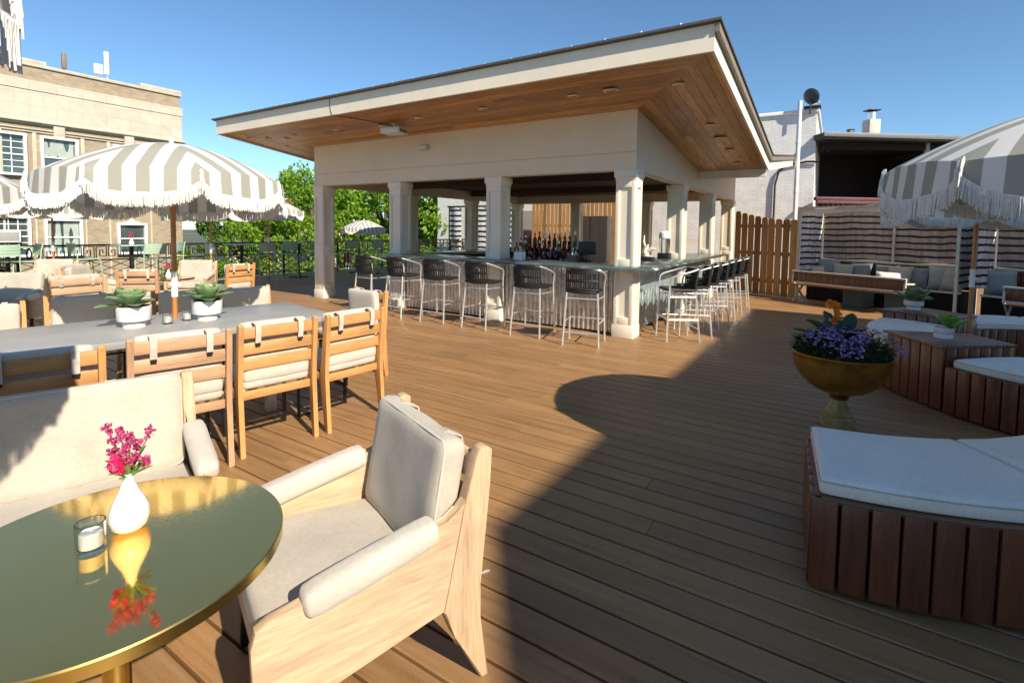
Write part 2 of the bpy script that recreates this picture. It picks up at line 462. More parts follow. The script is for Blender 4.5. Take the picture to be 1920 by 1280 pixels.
for k in range(1, 3): cols.add((0.0, round(k * sv, 3))); cols.add((round(Lw - cw, 3), round(k * sv, 3)))
for u, v in sorted(cols): column(u, v)
# headers (front/back flat topped, sides follow the roof)
g = MB(); t = .2
g.box((Lw / 2, -t / 2, (z2 + 2.57) / 2), (Lw, t, 2.57 - z2), 0, .003); g.box((Lw / 2, -t / 2 - .004, (2.573 + z1) / 2), (Lw - .008, t, z1 - 2.573), 0, .003)
g.box((Lw / 2, -Ww + t / 2, (z2 + z1) / 2), (Lw, t, z1 - z2), 0, .003)
for u0 in (0, Lw - t):
    poly = [(t, z2), (Ww - t, z2), (Ww - t, soff(Ww - t) + .02), (vv, zs + .02), (t, soff(t) + .02)]
    Mx = Matrix(((0, 0, 1, u0 + .002), (-1, 0, 0, 0), (0, 1, 0, 0), (0, 0, 0, 1)))
    g.prism(poly, t - .004, Mx)
g.build('header', M['cream_wall'], pav, 20)
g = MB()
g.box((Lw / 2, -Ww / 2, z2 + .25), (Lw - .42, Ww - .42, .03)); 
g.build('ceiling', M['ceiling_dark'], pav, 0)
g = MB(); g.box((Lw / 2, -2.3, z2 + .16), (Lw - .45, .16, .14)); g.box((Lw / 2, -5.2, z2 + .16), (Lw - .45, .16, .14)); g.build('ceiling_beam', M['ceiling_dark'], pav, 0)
# roof: soffit planks, fascia, metal edge
oL, oR, oF = 1.13, 1.20, 1.34
v0r, v1r = -oF, Ww + oF
g = MB(); hs_ = (MB(), MB()); pw = .125
def srf(u, v, dz=0): return Vector((u, -v, soff(v) + dz))
def plank(m, P):
    t_ = .014
    a = [m.bm.verts.new(p) for p in P]; b = [m.bm.verts.new(p + Vector((0, 0, t_))) for p in P]
    m.bm.faces.new(a); m.bm.faces.new(list(reversed(b)))
    n = len(P)
    for k in range(n): m.bm.faces.new((a[k], b[k], b[(k + 1) % n], a[(k + 1) % n]))
def ucut(u0, u1): 
    out = []; u = u0
    while u < u1 - .01:
        L = random.uniform(1.2, 3.4); e = min(u + L, u1); out.append((u, e)); u = e
    return out
# front band (mitred with side bands), back band, side bands
nF = int(oF / pw) + 1
for i in range(nF):
    a = -oF + i * pw; b = min(a + pw - .004, 0.0)
    if b <= a: continue
    fr = lambda v: -oR * (-v / oF); fl = lambda v: Lw + oL * (-v / oF)
    for (ua, ub) in ucut(fr(a), fl(a)):
        P = [srf(max(ua, fr(a)), a), srf(max(ua, fr(b)), b), srf(min(ub, fl(b)), b), srf(min(ub, fl(a)), a)]
        if P[2].x > P[1].x: plank(g, P)
for side in (0, 1):
    o_ = oR if side == 0 else oL; h = hs_[side]
    nS = int(o_ / pw) + 1
    for i in range(nS):
        a = i * pw; b = min(a + pw - .004, o_)
        if b <= a: continue
        vs = -oF * a / o_; vb = -oF * b / o_
        for (va, ve) in ((vs, vv), (vv, v1r)):
            for (q0, q1) in ucut(va, ve):
                u_a = -a if side == 0 else Lw + a; u_b = -b if side == 0 else Lw + b
                P = [srf(u_a, q0), srf(u_b, vb if q0 == vs else q0), srf(u_b, q1), srf(u_a, q1)]
                plank(h, P)
bk = MB()
for i in range(nF):
    a = Ww + i * pw
    for (ua, ub) in ucut(.0, Lw): plank(bk, [srf(ua, a), srf(ua, a + pw - .004), srf(ub, a + pw - .004), srf(ub, a)])
g.build('front_soffit', M['soffit'], pav, 0)
for q in hs_: q.build('side_soffit', M['soffit_y'], pav, 0)
bk.build('back_soffit', M['soffit'], pav, 0)
fh = .235
g = MB()
uR, uL = -oR, Lw + oL
def slopebox(m, ua, ub, va, vb, d0, d1):
    """slab between ua..ub, va..vb with bottom/top at soffit+d0 / +d1"""
    P = [(ua, va), (ub, va), (ub, vb), (ua, vb)]
    a = [m.bm.verts.new(srf(u, v, d0)) for u, v in P]; b = [m.bm.verts.new(srf(u, v, d1)) for u, v in P]
    m.bm.faces.new(a); m.bm.faces.new(list(reversed(b)))
    for k in range(4): m.bm.faces.new((a[k], b[k], b[(k + 1) % 4], a[(k + 1) % 4]))
slopebox(g, uR - .03, uL + .03, v0r - .03, v0r, -.03, fh)
slopebox(g, uR - .03, uL + .03, v1r, v1r + .03, -.03, fh)
for (a, b) in ((v0r + .0005, vv), (vv, v1r - .0005)):
    slopebox(g, uR - .03, uR, a, b, -.03, fh); slopebox(g, uL, uL + .03, a, b, -.03, fh)
g.build('fascia', M['cream'], pav, 0)
g = MB(); g.box(((uR + 0) / 2, -vv, zs - .06), (oR - .04, .05, .17), 0, .003); g.build('valley_beam', M['cream'], pav, 20)
g = MB(); g.box((Lw + oL / 2, -vv, zs - .06), (oL - .04, .05, .17), 0, .003); g.build('valley_beam', M['cream'], pav, 20)
g = MB()
for (a, b) in ((v0r - .09, vv), (vv, v1r + .09)): slopebox(g, uR - .1, uL + .1, a, b, fh + .002, fh + .026)
g.build('roof', m_plain('bronze_roof', (.13, .115, .09), .5, .3), pav, 0)
g = MB()
for (a, b) in ((v0r - .05, vv), (vv, v1r + .05)):
    slopebox(g, uR - .08, uR - .031, a, b, fh - .09, fh + .001)
g.build('drip_edge', m_plain('taupe_trim', (.22, .19, .14), .5), pav, 0)
g = MB()
for k in range(22):
    u = uR + .3 + k * .41
    p = srf(u, v0r - .04, fh + .05); g.ellipsoid(p, (.012, .012, .016), None, 6, 4)
g.build('roof_screw', M['alu'], pav, 40)
def downlight(u, v, r):
    g = MB(); z = soff(v)
    nrm = Vector((0, slp if v <= vv else -slp, 1)).normalized()
    q = Vector((0, 0, 1)).rotation_difference(nrm).to_matrix().to_4x4(); q.translation = Vector((u, -v, z - .002))
    g.lathe([(r * .68, -.001), (r * .7, -.012), (r * .95, -.012), (r, -.004), (r, .004)], seg=20, M=q)
    g.lathe([(.0005, .0), (r * .69, .0)], seg=20, M=q)
    return g.build('downlight', M['lamp_white'], pav, 40)
for u, v, r in ((.1, -.72, .105), (.62, -.72, .075), (-.70, -.62, .075), (2.05, -.72, .075), (3.3, -.72, .075), (4.2, -.6, .10), (5.3, -.72, .055), (6.5, -.72, .055), (6.9, -.6, .075), (7.3, -.75, .06), (7.5, -.2, .055), (7.75, -.9, .06),
                (-.74, .95, .075), (-.76, 1.6, .105), (-.78, 2.3, .075), (-.78, 3.2, .075)): downlight(u, v, r)

g = MB(); f0 = srf(4.62, v0r - .034, fh); g.tube([f0, f0 + V(.01, -.004, -.1), f0 + V(-.015, -.004, -.2), f0 + V(-.05, .0, -.268), srf(4.45, v0r + .2, -.012), srf(4.2, -.9, -.02), srf(3.97, -.62, -.03)], .006, 6); g.build('projector_cable', M['black'], pav)
# bar counter
bar = empty('bar_counter', C, PRZ, 'U shaped bar counter with zinc top and corrugated metal front inside the pavilion', 'bar counter')
ov, ct, zc = .255, .052, .955
uE, vE = 4.78, 5.05
g = MB(); dpt = .72
g.box(((uE - ov) / 2, ov - dpt / 2, zc + ct / 2), (uE + ov, dpt, ct), 0, .004)
g.box((-ov + dpt / 2, -(dpt - ov + vE) / 2, zc + ct / 2), (dpt, vE - (dpt - ov) - .002, ct), 0, .004)
g.box((uE - dpt / 2, -(dpt - ov + vE) / 2, zc + ct / 2), (dpt, vE - (dpt - ov) - .002, ct), 0, .004)
g.build('countertop', M['teal_top'], bar, 30)
def corr(x0, x1, fixed, axis, z0=.03, z1_=zc - .004, pitch=.076, amp=.013, sgn=1):
    g = MB(); n = int((x1 - x0) / pitch * 8); A = []; B = []
    for i in range(n + 1):
        x = x0 + (x1 - x0) * i / n; d = fixed + sgn * amp * cos(2 * PI * (x - x0) / pitch)
        p = (x, d) if axis == 0 else (d, x)
        A.append(g.bm.verts.new((p[0], p[1], z0))); B.append(g.bm.verts.new((p[0], p[1], z1_)))
    for i in range(n): g.bm.faces.new((A[i], A[i + 1], B[i + 1], B[i]))
    return g.build('corrugated_panel', M['chrome'], bar, 60)
corr(cw, sp, -.14, 0); corr(sp + cw, 2 * sp, -.14, 0); corr(2 * sp + cw, uE - .1, -.14, 0)
g = MB(); 
for (x0, x1) in ((-sv, -cw), (-2 * sv + .0, -sv - cw)):
    g.box((.13, (x0 + x1) / 2, .49), (.02, x1 - x0, .92))
    n = 16
    for k in range(n): g.box((.115, x0 + (k + .5) * (x1 - x0) / n, .49), (.012, (x1 - x0) / n - .006, .90), 0, .002)
g.build('side_panel', m_plain('pale_teal_panel', (.30, .38, .40), .3, .4, .15), bar, 30)
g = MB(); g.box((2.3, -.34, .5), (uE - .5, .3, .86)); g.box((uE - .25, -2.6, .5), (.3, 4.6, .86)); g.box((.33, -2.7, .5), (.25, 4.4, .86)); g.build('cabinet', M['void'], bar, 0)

# ------------------------------------------------------------------ things on the pavilion
pr = W(3.95, -.62, soff(-.62)); pj = empty('projector', pr, PRZ + .2, 'white projector hanging under the cedar soffit near the front edge', 'projector')
g = MB(); g.tube([(0, 0, 0), (0, 0, -.07)], .018, 8); g.lathe([(.0, -.001), (.06, -.001), (.06, -.012), (.0, -.013)], seg=16); g.build('mount', M['white_paint'], pj)
g = MB(); g.box((0, 0, -.125), (.36, .28, .10), 0, .018, seg=3); g.build('case', M['white_paint'], pj)
g = MB(); g.lathe([(.0, 0), (.045, 0), (.05, .02), (.03, .024), (.001, .02)], seg=18, M=Matrix.Translation((.09, -.141, -.125)) @ Matrix.Rotation(R(90), 4, 'X')); g.build('lens', M['black'], pj)
g = MB()
for k in range(7): g.box((-.181, -.09 + k * .03, -.125), (.006, .014, .05))
g.build('vent', M['black'], pj, 0)
fl = empty('wall_light', W(3.83, -.004, 2.90), PRZ, 'small twin lens emergency light fixed on the cream header', 'light')
g = MB(); g.box((0, .035, 0), (.20, .07, .085), 0, .012, seg=3); g.build('housing', M['offwhite'], fl)
g = MB(); g.box((0, .073, 0), (.13, .008, .05), 0, .003); g.build('lens', m_plain('frosted_lens', (.75, .7, .6), .3), fl)

# ------------------------------------------------------------------ bar stools
SG = 'bar stools along the bar'
def make_stool():
    t = empty('bar_stool', (0, 0, 0), 0, 'x', 'bar stool', SG)
    zs_, w = .70, .205
    for sx in (-1, 1):
        g = MB(); g.tube([(sx * .235, -.235, 0), (sx * .215, -.195, .45), (sx * .20, -.175, zs_)], .0125, 8); g.build('leg', M['alu'], t)
        g = MB(); g.tube([(sx * .245, .215, 0), (sx * .232, .195, .45), (sx * .228, .185, zs_ + .02)], .0125, 8); g.build('leg', M['alu'], t)
    # arm loop: from the front legs up, back round behind the backrest
    def arm(sx): return [(sx * .228, .185, zs_ + .02), (sx * .232, .19, .80), (sx * .246, .175, .86), (sx * .255, .13, .892), (sx * .256, .02, .925), (sx * .252, -.10, .96), (sx * .225, -.185, .985), (sx * .15, -.225, .995)]
    pts = arm(-1) + [(0, -.235, .998)] + list(reversed(arm(1)))
    g = MB(); g.tube(pts, .0125, 8); g.build('arm_rail', M['alu'], t)
    g = MB()
    for z, y in ((.22, None), (.40, None)):
        pass
    g.tube([(-.236, .20, .30), (.236, .20, .30)], .010, 6)
    for sx in (-1, 1): g.tube([(sx * .225, -.21, .30), (sx * .238, .20, .30)], .009, 6)
    g.build('footrest', M['alu'], t)
    g = MB(); g.tube([(-.225, -.222, .17), (.225, -.222, .17)], .009, 6); g.build('stretcher', M['alu'], t)
    g = MB(); g.tube([(-.205, -.182, .61), (.205, -.182, .61)], .009, 6)
    for sx in (-1, 1): g.tube([(sx * .205, -.182, .61), (sx * .23, .188, .61)], .008, 6)
    g.build('stretcher', M['alu'], t)
    g = MB(); n = 13
    for k in range(n):
        x = -.195 + .39 * k / (n - 1)
        g.tube([(x, -.175, zs_ - .004), (x, -.05, zs_ - .018), (x, .10, zs_ - .012), (x, .175, zs_ + .006), (x, .195, zs_ - .012)], .0125, 6)
    for k in range(6):
        y = -.16 + k * .062; g.tube([(-.20, y, zs_ - .006), (-.07, y, zs_ - .022), (.07, y, zs_ - .022), (.20, y, zs_ - .006)], .010, 6)
    g.tube([(-.205, -.18, zs_), (-.212, .17, zs_), (-.17, .20, zs_ - .004), (.17, .20, zs_ - .004), (.212, .17, zs_), (.205, -.18, zs_)], .016, 8, True)
    g.build('seat', M['weave'], t)
    g = MB()
    def bk(a, z):  # a -1..1
        return Vector((a * .205, -.178 - .062 * (1 - a * a) - (z - zs_) * .12 + .015, z))
    n = 15
    for k in range(n):
        a = -1 + 2 * k / (n - 1)
        g.tube([bk(a, zs_ - .02), bk(a, .80), bk(a, .90), bk(a, .985)], .0105, 6)
    for z in (zs_ + .0, zs_ + .03, .835, .85, .945, .965, .985, 1.0):
        g.tube([bk(-1 + .25 * k, z) for k in range(9)], .0125, 6)
    g.build('backrest', M['weave'], t)
    return t
stool = make_stool()
fl_ = ['black wicker bar stool at the front counter, nearest the corner column, turned aslant', 'black wicker stool at the front counter, second from the corner column',
       'black wicker stool at the front counter with the buff column base right behind it', 'black wicker stool at the front counter, fourth from the corner column',
       'black wicker stool at the front counter, fifth from the corner column', 'black wicker stool at the free left end of the front counter']
front = [(.45, -.60, .24), (1.28, -.53, .03), (2.17, -.50, -.06), (3.02, -.50, .05), (3.87, -.48, -.13), (4.62, -.50, -.05)]
rn = ['nearest the corner column', 'second from the corner column', 'third from the corner column', 'in the middle of that row', 'third from the far end', 'next to the last', 'last, standing out before the cedar fence']
right = [(-.50, .42, .58), (-.58, .95, .40), (-.60, 1.5, .33), (-.62, 2.1, .38), (-.63, 2.75, .28), (-.64, 3.4, .3), (-.68, 4.15, .22)]
for i, (u, v, a) in enumerate(front):
    p = W(u, v); rz = face(vf.x, vf.y) + a
    if i == 0: stool.location = p; stool.rotation_euler = (0, 0, rz); stool['label'] = fl_[0]
    else: dup(stool, p, rz, fl_[i])
for i, (u, v, a) in enumerate(right):
    dup(stool, W(u, v), face(uf.x, uf.y) + a, 'black wicker bar stool on the sunny side counter, ' + rn[i])

# ------------------------------------------------------------------ back bar, bottles, bar clutter
bb = empty('bottle_stand', W(2.3, 1.75), PRZ, 'black stepped bottle stand in the middle of the bar', 'bottle stand')
g = MB(); g.box((0, 0, .42), (1.5, .6, .84), 0, .004)
for k in range(3): g.box((0, -.02 - .09 * k, .84 + .05 + .095 * k), (1.5 - .1 * k, .56 - .18 * k, .10), 0, .004)
g.build('steps', M['black'], bb, 30)
def bottle_mesh(kind):
    b = empty('bottle', (0, 0, 0), 0, 'x', 'bottle', 'bottles on the black stand')
    h = (.30, .27, .32)[kind]; r = (.037, .042, .036)[kind]
    g = MB(); g.lathe([(.001, 0), (r, .001), (r, h * .55), (r * .8, h * .66), (.014, h * .75), (.013, h * .95), (.015, h * .955), (.015, h * .985), (.001, h * .99)], seg=14); g.build('body', M['bottle'][kind], b)
    g = MB(); g.lathe([(r + .001, h * .15), (r + .001, h * .45)], seg=14); g.build('label', (M['label_red'], M['label_white'], M['label_black'])[kind], b)
    g = MB(); g.lathe([(.0165, h * .9), (.0165, h + .012), (.001, h + .013)], seg=10); g.build('cap', (M['black'], M['label_red'], M['alu'])[kind], b)
    return b
protos = [bottle_mesh(k) for k in range(3)]; used = [False] * 3
for row in range(4):
    n = (13, 13, 12, 11)[row]
    for k in range(n):
        kind = random.randrange(3)
        x = (-.66 + .04 * row) + (1.32 - .08 * row) * k / (n - 1) + random.uniform(-.01, .01)
        y = (.21, .115, .025, -.07)[row] + random.uniform(-.012, .012); z = (.84, .95, 1.05, 1.14)[row]
        if row == 0: y = .285
        p = Matrix.Rotation(PRZ, 3, 'Z') @ Vector((x, y - .0, 0)) + W(2.3, 1.75, z)
        lab = ('green glass bottle with a red label on the black bottle stand', 'amber glass bottle with a cream label on the black bottle stand', 'clear glass bottle with a black label on the black bottle stand')[kind]
        if not used[kind]: used[kind] = True; o = protos[kind]; o.location = p; o['label'] = lab
        else: dup(protos[kind], p, random.uniform(0, 6), lab)
def on_counter(name, u, v, lab, cat, z=zc + ct): return empty(name, W(u, v, z), PRZ, lab, cat)
def bin_(u, v, s, mat, lab, name='bar_caddy'):
    b = on_counter(name, u, v, lab, 'caddy')
    g = MB(); w, d, h_ = s
    for (c, q) in (((0, 0, .004), (w, d, .008)), ((0, d / 2 - .003, h_ / 2 + .004), (w, .006, h_)), ((0, -d / 2 + .003, h_ / 2 + .004), (w, .006, h_)), ((w / 2 - .003, 0, h_ / 2 + .004), (.006, d - .013, h_)), ((-w / 2 + .003, 0, h_ / 2 + .004), (.006, d - .013, h_))): g.box(c, q)
    g.build('tray', mat, b, 0)
    g = MB()
    for k in range(9): 
        x, y = random.uniform(-w / 2 + .02, w / 2 - .02), random.uniform(-d / 2 + .02, d / 2 - .02); g.tube([(x, y, .02), (x + random.uniform(-.02, .02), y, h_ + random.uniform(.02, .07))], .007, 6)
    g.build('straws', M['label_white'], b)
bin_(1.95, .18, (.16, .1, .12), M['white_paint'], 'white napkin caddy on the front counter, right of the black stand')
bin_(2.55, .22, (.15, .1, .11), M['grey_board'], 'grey caddy on the front counter beside the third column')
bin_(1.05, .3, (.18, .12, .10), M['black'], 'black garnish caddy on the front counter near the corner column')
pos = on_counter('register_screen', .95, .55, 'black register screen standing on the bar near the corner column', 'register')
g = MB(); g.box((0, 0, .01), (.18, .16, .02), 0, .004); g.tube([(0, 0, .02), (0, -.02, .14)], .015, 8); g.build('foot', M['black'], pos)
g = MB(); g.box((0, 0, .21), (.30, .025, .20), 0, .006, Matrix.Translation((0, -.02, 0))); g.build('screen', M['black'], pos)
tp = on_counter('carved_figure', .28, 1.45, 'pale carved bird figure on a black block on the side counter', 'figure')
g = MB(); g.box((0, 0, .03), (.22, .16, .06), 0, .005); g.build('plinth', M['black'], tp)
g = MB(); g.ellipsoid((0, 0, .075), (.09, .06, .02)); g.tube([(0, .0, .08), (.03, 0, .13), (.02, 0, .20), (-.02, 0, .27)], [.045, .06, .045, .012], 8); g.tube([(.02, 0, .2), (.06, 0, .3), (.055, 0, .42)], [.02, .024, .012], 8)
g.tube([(.0, 0, .15), (-.08, 0, .2), (-.15, 0, .19)], [.04, .035, .008], 8); g.build('bird', M['offwhite'], tp)
ds = on_counter('drink_dispenser', .25, 2.35, 'domed drink dispenser with a white lid on the side counter', 'dispenser')
g = MB(); g.box((0, 0, .05), (.2, .2, .1), 0, .01); g.build('base', M['black'], ds)
g = MB(); g.lathe([(.09, .1), (.095, .2), (.095, .34), (.09, .36)], seg=20, cap=True); g.build('tank', M['glass'], ds)
g = MB(); g.lathe([(.1, .36), (.105, .40), (.09, .46), (.04, .49), (.001, .495)], seg=20); g.build('lid', M['white_paint'], ds)
for k in range(4):
    b = on_counter('tray_box', .18, 2.62 + .16 * k, 'flat black serving tray on the side counter, number of a short row', 'tray'); b['label'] = ('flat black tray on the side counter beside the drink dispenser', 'second flat tray past the drink dispenser', 'third flat tray past the drink dispenser', 'flat tray farthest from the drink dispenser')[k]
    g = MB(); g.box((0, 0, .012), (.2, .12, .018), 0, .004); g.box((0, 0, .03), (.17, .09, .02), 0, .006); g.build('tray', M['black'], b)
# ------------------------------------------------------------------ dining chairs
def rotM(loc, rx=0, ry=0, rz=0): return Matrix.Translation(Vector(loc)) @ Euler((rx, ry, rz)).to_matrix().to_4x4()
def make_dining(name, wx, wz, wy):
    """front = +y, back posts at y=-.24"""
    t = empty(name, (0, 0, 0), 0, 'x', 'chair', 'wooden chairs round the long table')
    hw = .245
    prof = [(-.265, 0), (-.225, 0), (-.155, .40), (-.185, .50), (-.222, .85), (-.236, .866), (-.254, .868), (-.268, .855), (-.238, .52), (-.232, .43)]
    for sx in (-1, 1):
        g = MB(); Mx = Matrix(((0, 0, 1, sx * hw - .016), (1, 0, 0, 0), (0, 1, 0, 0), (0, 0, 0, 1)))
        g.prism(prof, .032, Mx, .004); g.build('rear_leg', wz, t, 30)
        g = MB(); g.box((sx * .21, .20, .19), (.022, .022, .38), 0, .002); g.build('front_leg', M['black_metal'], t)
        g = MB(); g.beam((sx * hw, -.18, .40), (sx * .225, .22, .415), .03, .05, bev=.004); g.build('side_rail', wy, t)
    for z in (.012, .375):
        g = MB(); g.box((0, .2, z), (.42, .016, .016)); g.build('front_bar', M['black_metal'], t)
    for z, y in ((.805, -.232), (.70, -.222), (.595, -.211)):
        g = MB(); g.box((0, 0, 0), (2 * hw - .034, .020, .075), 0, .004, rotM((0, y, z), -.10)); g.build('back_slat', wx, t, 30)
    for z, y, h in ((.385, -.19, .055), (.448, -.165, .02)):
        g = MB(); g.box((0, y, z), (2 * hw - .034, .022, h), 0, .004); g.build('seat_rail', wx, t, 30)
    g = MB(); g.cushion((.44, .45, .075), rotM((0, .02, .465), .03), puff=.012); g.build('seat_cushion', M['linen_pale'], t, 60)
    g = MB(); g.cushion((.445, .075, .40), rotM((0, -.165, .665), -.10), r=.034, puff=0, seed=2.0)
    c = g.build('back_cushion', M['linen_pale'], t, 60)
    for sx in (-1, 1):
        g = MB(); path = [(-.170, .850), (-.212, .866), (-.256, .852), (-.260, .80), (-.250, .735)]
        for k in range(4):
            (ya, za), (yb, zb) = path[k], path[k + 1]
            g.beam((sx * .14, ya, za), (sx * .14, yb, zb), .034, .006, up=(0, -.5, 1))
        g.build('strap', M['linen_pale'], c, 0)
        g = MB(); g.box((sx * .14, -.251, .728), (.03, .01, .016)); g.build('buckle', M['black'], c, 0)
    return t
ch_o = make_dining('dining_chair', M['wood_x'], M['wood_z'], M['wood_y'])
ch_p = make_dining('dining_chair', M['pale_x'], M['pale_z'], M['pale_y'])
def chair_at(proto, first, L, Rr, label, into):
    """L,R: tops of the left and right rear posts seen from behind"""
    L, Rr = Vector((*L, 0)), Vector((*Rr, 0)); d = (Rr - L).normalized(); n = Vector((-d.y, d.x, 0))
    p = (L + Rr) / 2 + n * .245; rz = face(n.x, n.y)
    if first: proto.location = p; proto.rotation_euler = (0, 0, rz); proto['label'] = label
    else: dup(proto, p, rz, label)
chair_at(ch_o, True, (-1.718, 3.198), (-1.395, 3.544), 'honey coloured slatted chair, back to us, second from the right end of the table', 1)
chair_at(ch_p, True, (-2.10, 2.755), (-1.738, 3.09), 'pinkish weathered slatted chair, back to us, third from the right end of the table', 1)
chair_at(ch_o, False, (-1.319, 3.615), (-1.031, 4.005), 'honey coloured slatted chair nearest the right end of the table, its back to us', 1)
chair_at(ch_o, False, (-2.49, 2.275), (-2.134, 2.606), 'golden slatted chair at the left edge of the photo, straps over its top slat', 1)
td = Vector((.667, .745, 0)); tn = Vector((-.745, .667, 0))
far = [((-2.76, 5.22), 'cream backed chair on the far side of the table, by the right plant bowl'), ((-3.2, 4.92), 'shaded chair behind the table, under the umbrella, between both plant bowls'),
       ((-3.83, 4.50), 'chair across the table left of the left plant, fringe shadow on its back'), ((-4.08, 3.85), 'cream backed chair on the far side at the left edge of the photo')]
for (x, y), lab in far:
    dup(ch_o, (x - tn.x * .2, y - tn.y * .2, 0), face(-tn.x, -tn.y), lab)
dup(ch_o, (-1.60, 5.0, 0), face(-.60, -.80), 'cream cushioned chair at the right head of the long table')

# ------------------------------------------------------------------ long table
tc = Vector((-1.86, 4.64, 0)) - td * 1.75           # centre
tab = empty('dining_table', tc, math.atan2(td.y, td.x), 'long grey concrete topped table with an umbrella through its middle', 'table')
g = MB(); g.box((0, 0, .725), (3.5, 1.0, .05), 0, .006); g.build('table_top', M['concrete'], tab, 30)
for sx in (-1.25, 1.25):
    for sy in (-.33, .33):
        g = MB(); g.box((sx, sy, .35), (.07, .07, .699), 0, .004); g.build('leg', M['offwhite'], tab, 30)
g = MB(); g.box((0, 0, .66), (2.6, .06, .05)); g.box((-1.25, 0, .66), (.05, .7, .05)); g.box((1.25, 0, .66), (.05, .7, .05)); g.build('apron', M['black_metal'], tab, 0)

# ------------------------------------------------------------------ plants in bowls
def leaf(g, base, az, el, L, w, th=.008, curl=.35):
    """thick oval leaf"""
    b = Vector(base); n = 7; m = 6
    X = Vector((cos(az), sin(az), 0)); Z = Vector((0, 0, 1)); S = Vector((-sin(az), cos(az), 0))
    p = b.copy(); a = el; top = []; bot = []
    for i in range(n + 1):
        s = i / n
        hw = w * max(.03, min(1, .22 + s * 1.7)) ** .9 * math.sqrt(max(.0004, 1 - max(0, (s - .55) / .45) ** 2))
        d = X * cos(a) + Z * sin(a); nn = -X * sin(a) + Z * cos(a)
        rt, rb = [], []
        for j in range(m + 1):
            q = -1 + 2 * j / m
            o = p + S * (hw * q) + nn * (abs(q) ** 2 * hw * .28)
            rt.append(g.bm.verts.new(o + nn * th * (1 - q * q))); rb.append(g.bm.verts.new(o - nn * th * (1 - q * q) - nn * .0008))
        top.append(rt); bot.append(rb)
        p = p + d * (L / n); a += curl / n
    for i in range(n):
        for j in range(m):
            g.bm.faces.new((top[i][j], top[i + 1][j], top[i + 1][j + 1], top[i][j + 1]))
            g.bm.faces.new((bot[i][j], bot[i][j + 1], bot[i + 1][j + 1], bot[i + 1][j]))
        for q in (0, m):
            f = (top[i][q], bot[i][q], bot[i + 1][q], top[i + 1][q])
            g.bm.faces.new(f if q == 0 else tuple(reversed(f)))
    g.bm.faces.new([r for r in top[n]] + [r for r in reversed(bot[n])])
def bowl(par, r=.105, h=.15, mat='ceramic', foot=.07):
    g = MB(); g.lathe([(.001, 0), (foot, .0), (foot, .03), (foot * .8, .036), (r * .95, .048), (r, .056), (r * 1.02, h), (r * .95, h + .002), (r * .93, h - .03), (.001, h - .03)], seg=40)
    return g.build('bowl', M[mat], par, 40)
def succulent(name, loc, lab, seed, bright=False, n=24, size=1.0, tilt=(0, 0), r=.105, h=.15, spread=1.0):
    random.seed(seed)
    t = empty(name, loc, random.uniform(0, 6) * 0, lab, 'potted plant', 'succulents in white bowls')
    bowl(t, r, h); 
    g = MB(); g.lathe([(.001, h - .02), (r * .92, h - .022)], seg=20); g.build('soil', M['soil'], t)
    g = MB()
    for k in range(n):
        s = k / n; az = k * 2.39996 + random.uniform(-.25, .25); el = 1.35 - 1.2 * s ** .9 + random.uniform(-.12, .12)
        L = (.08 + .085 * s ** .6) * size * random.uniform(.85, 1.15)
        leaf(g, (tilt[0] + .012 * cos(az), tilt[1] + .012 * sin(az), h - .01 + .035 * (1 - s)), az, el, L * spread, .052 * size * random.uniform(.85, 1.15), .007, -.1 if s > .5 else .25)
    g.build('leaves', M['leaf_bright' if bright else 'leaf_succ'], t, 50)
    return t
succulent('succulent', (-2.757, 3.67, .75), 'rosette succulent in the white bowl left of the umbrella pole', 11, tilt=(-.03, .0), n=21, size=1.12, spread=1.0)
succulent('succulent', (-2.422, 4.003, .75), 'rosette succulent in the white bowl right of the umbrella pole', 12, n=20, size=1.12)

# candles
def candle(name, loc, lab, r=.035, h=.075):
    t = empty(name, loc, 0, lab, 'candle', 'glass tealights')
    g = MB(); g.lathe([(.001, 0), (r, 0), (r, h), (r - .003, h), (r - .004, .008), (.001, .008)], seg=28); g.build('tumbler', M['glass'], t, 40)
    g = MB(); g.lathe([(.001, .009), (r * .78, .009), (r * .78, h * .62), (r * .7, h * .66), (.001, h * .64)], seg=24); g.tube([(0, 0, h * .6), (.002, 0, h * .74)], .0012, 5); g.build('wax', M['wax'], t, 40)
    return t
candle('candle', (-2.60, 3.80, .75), 'small glass tealight left of the umbrella pole on the long table')
candle('candle', (-2.55, 3.95, .75), 'small glass tealight right of the umbrella pole on the long table')

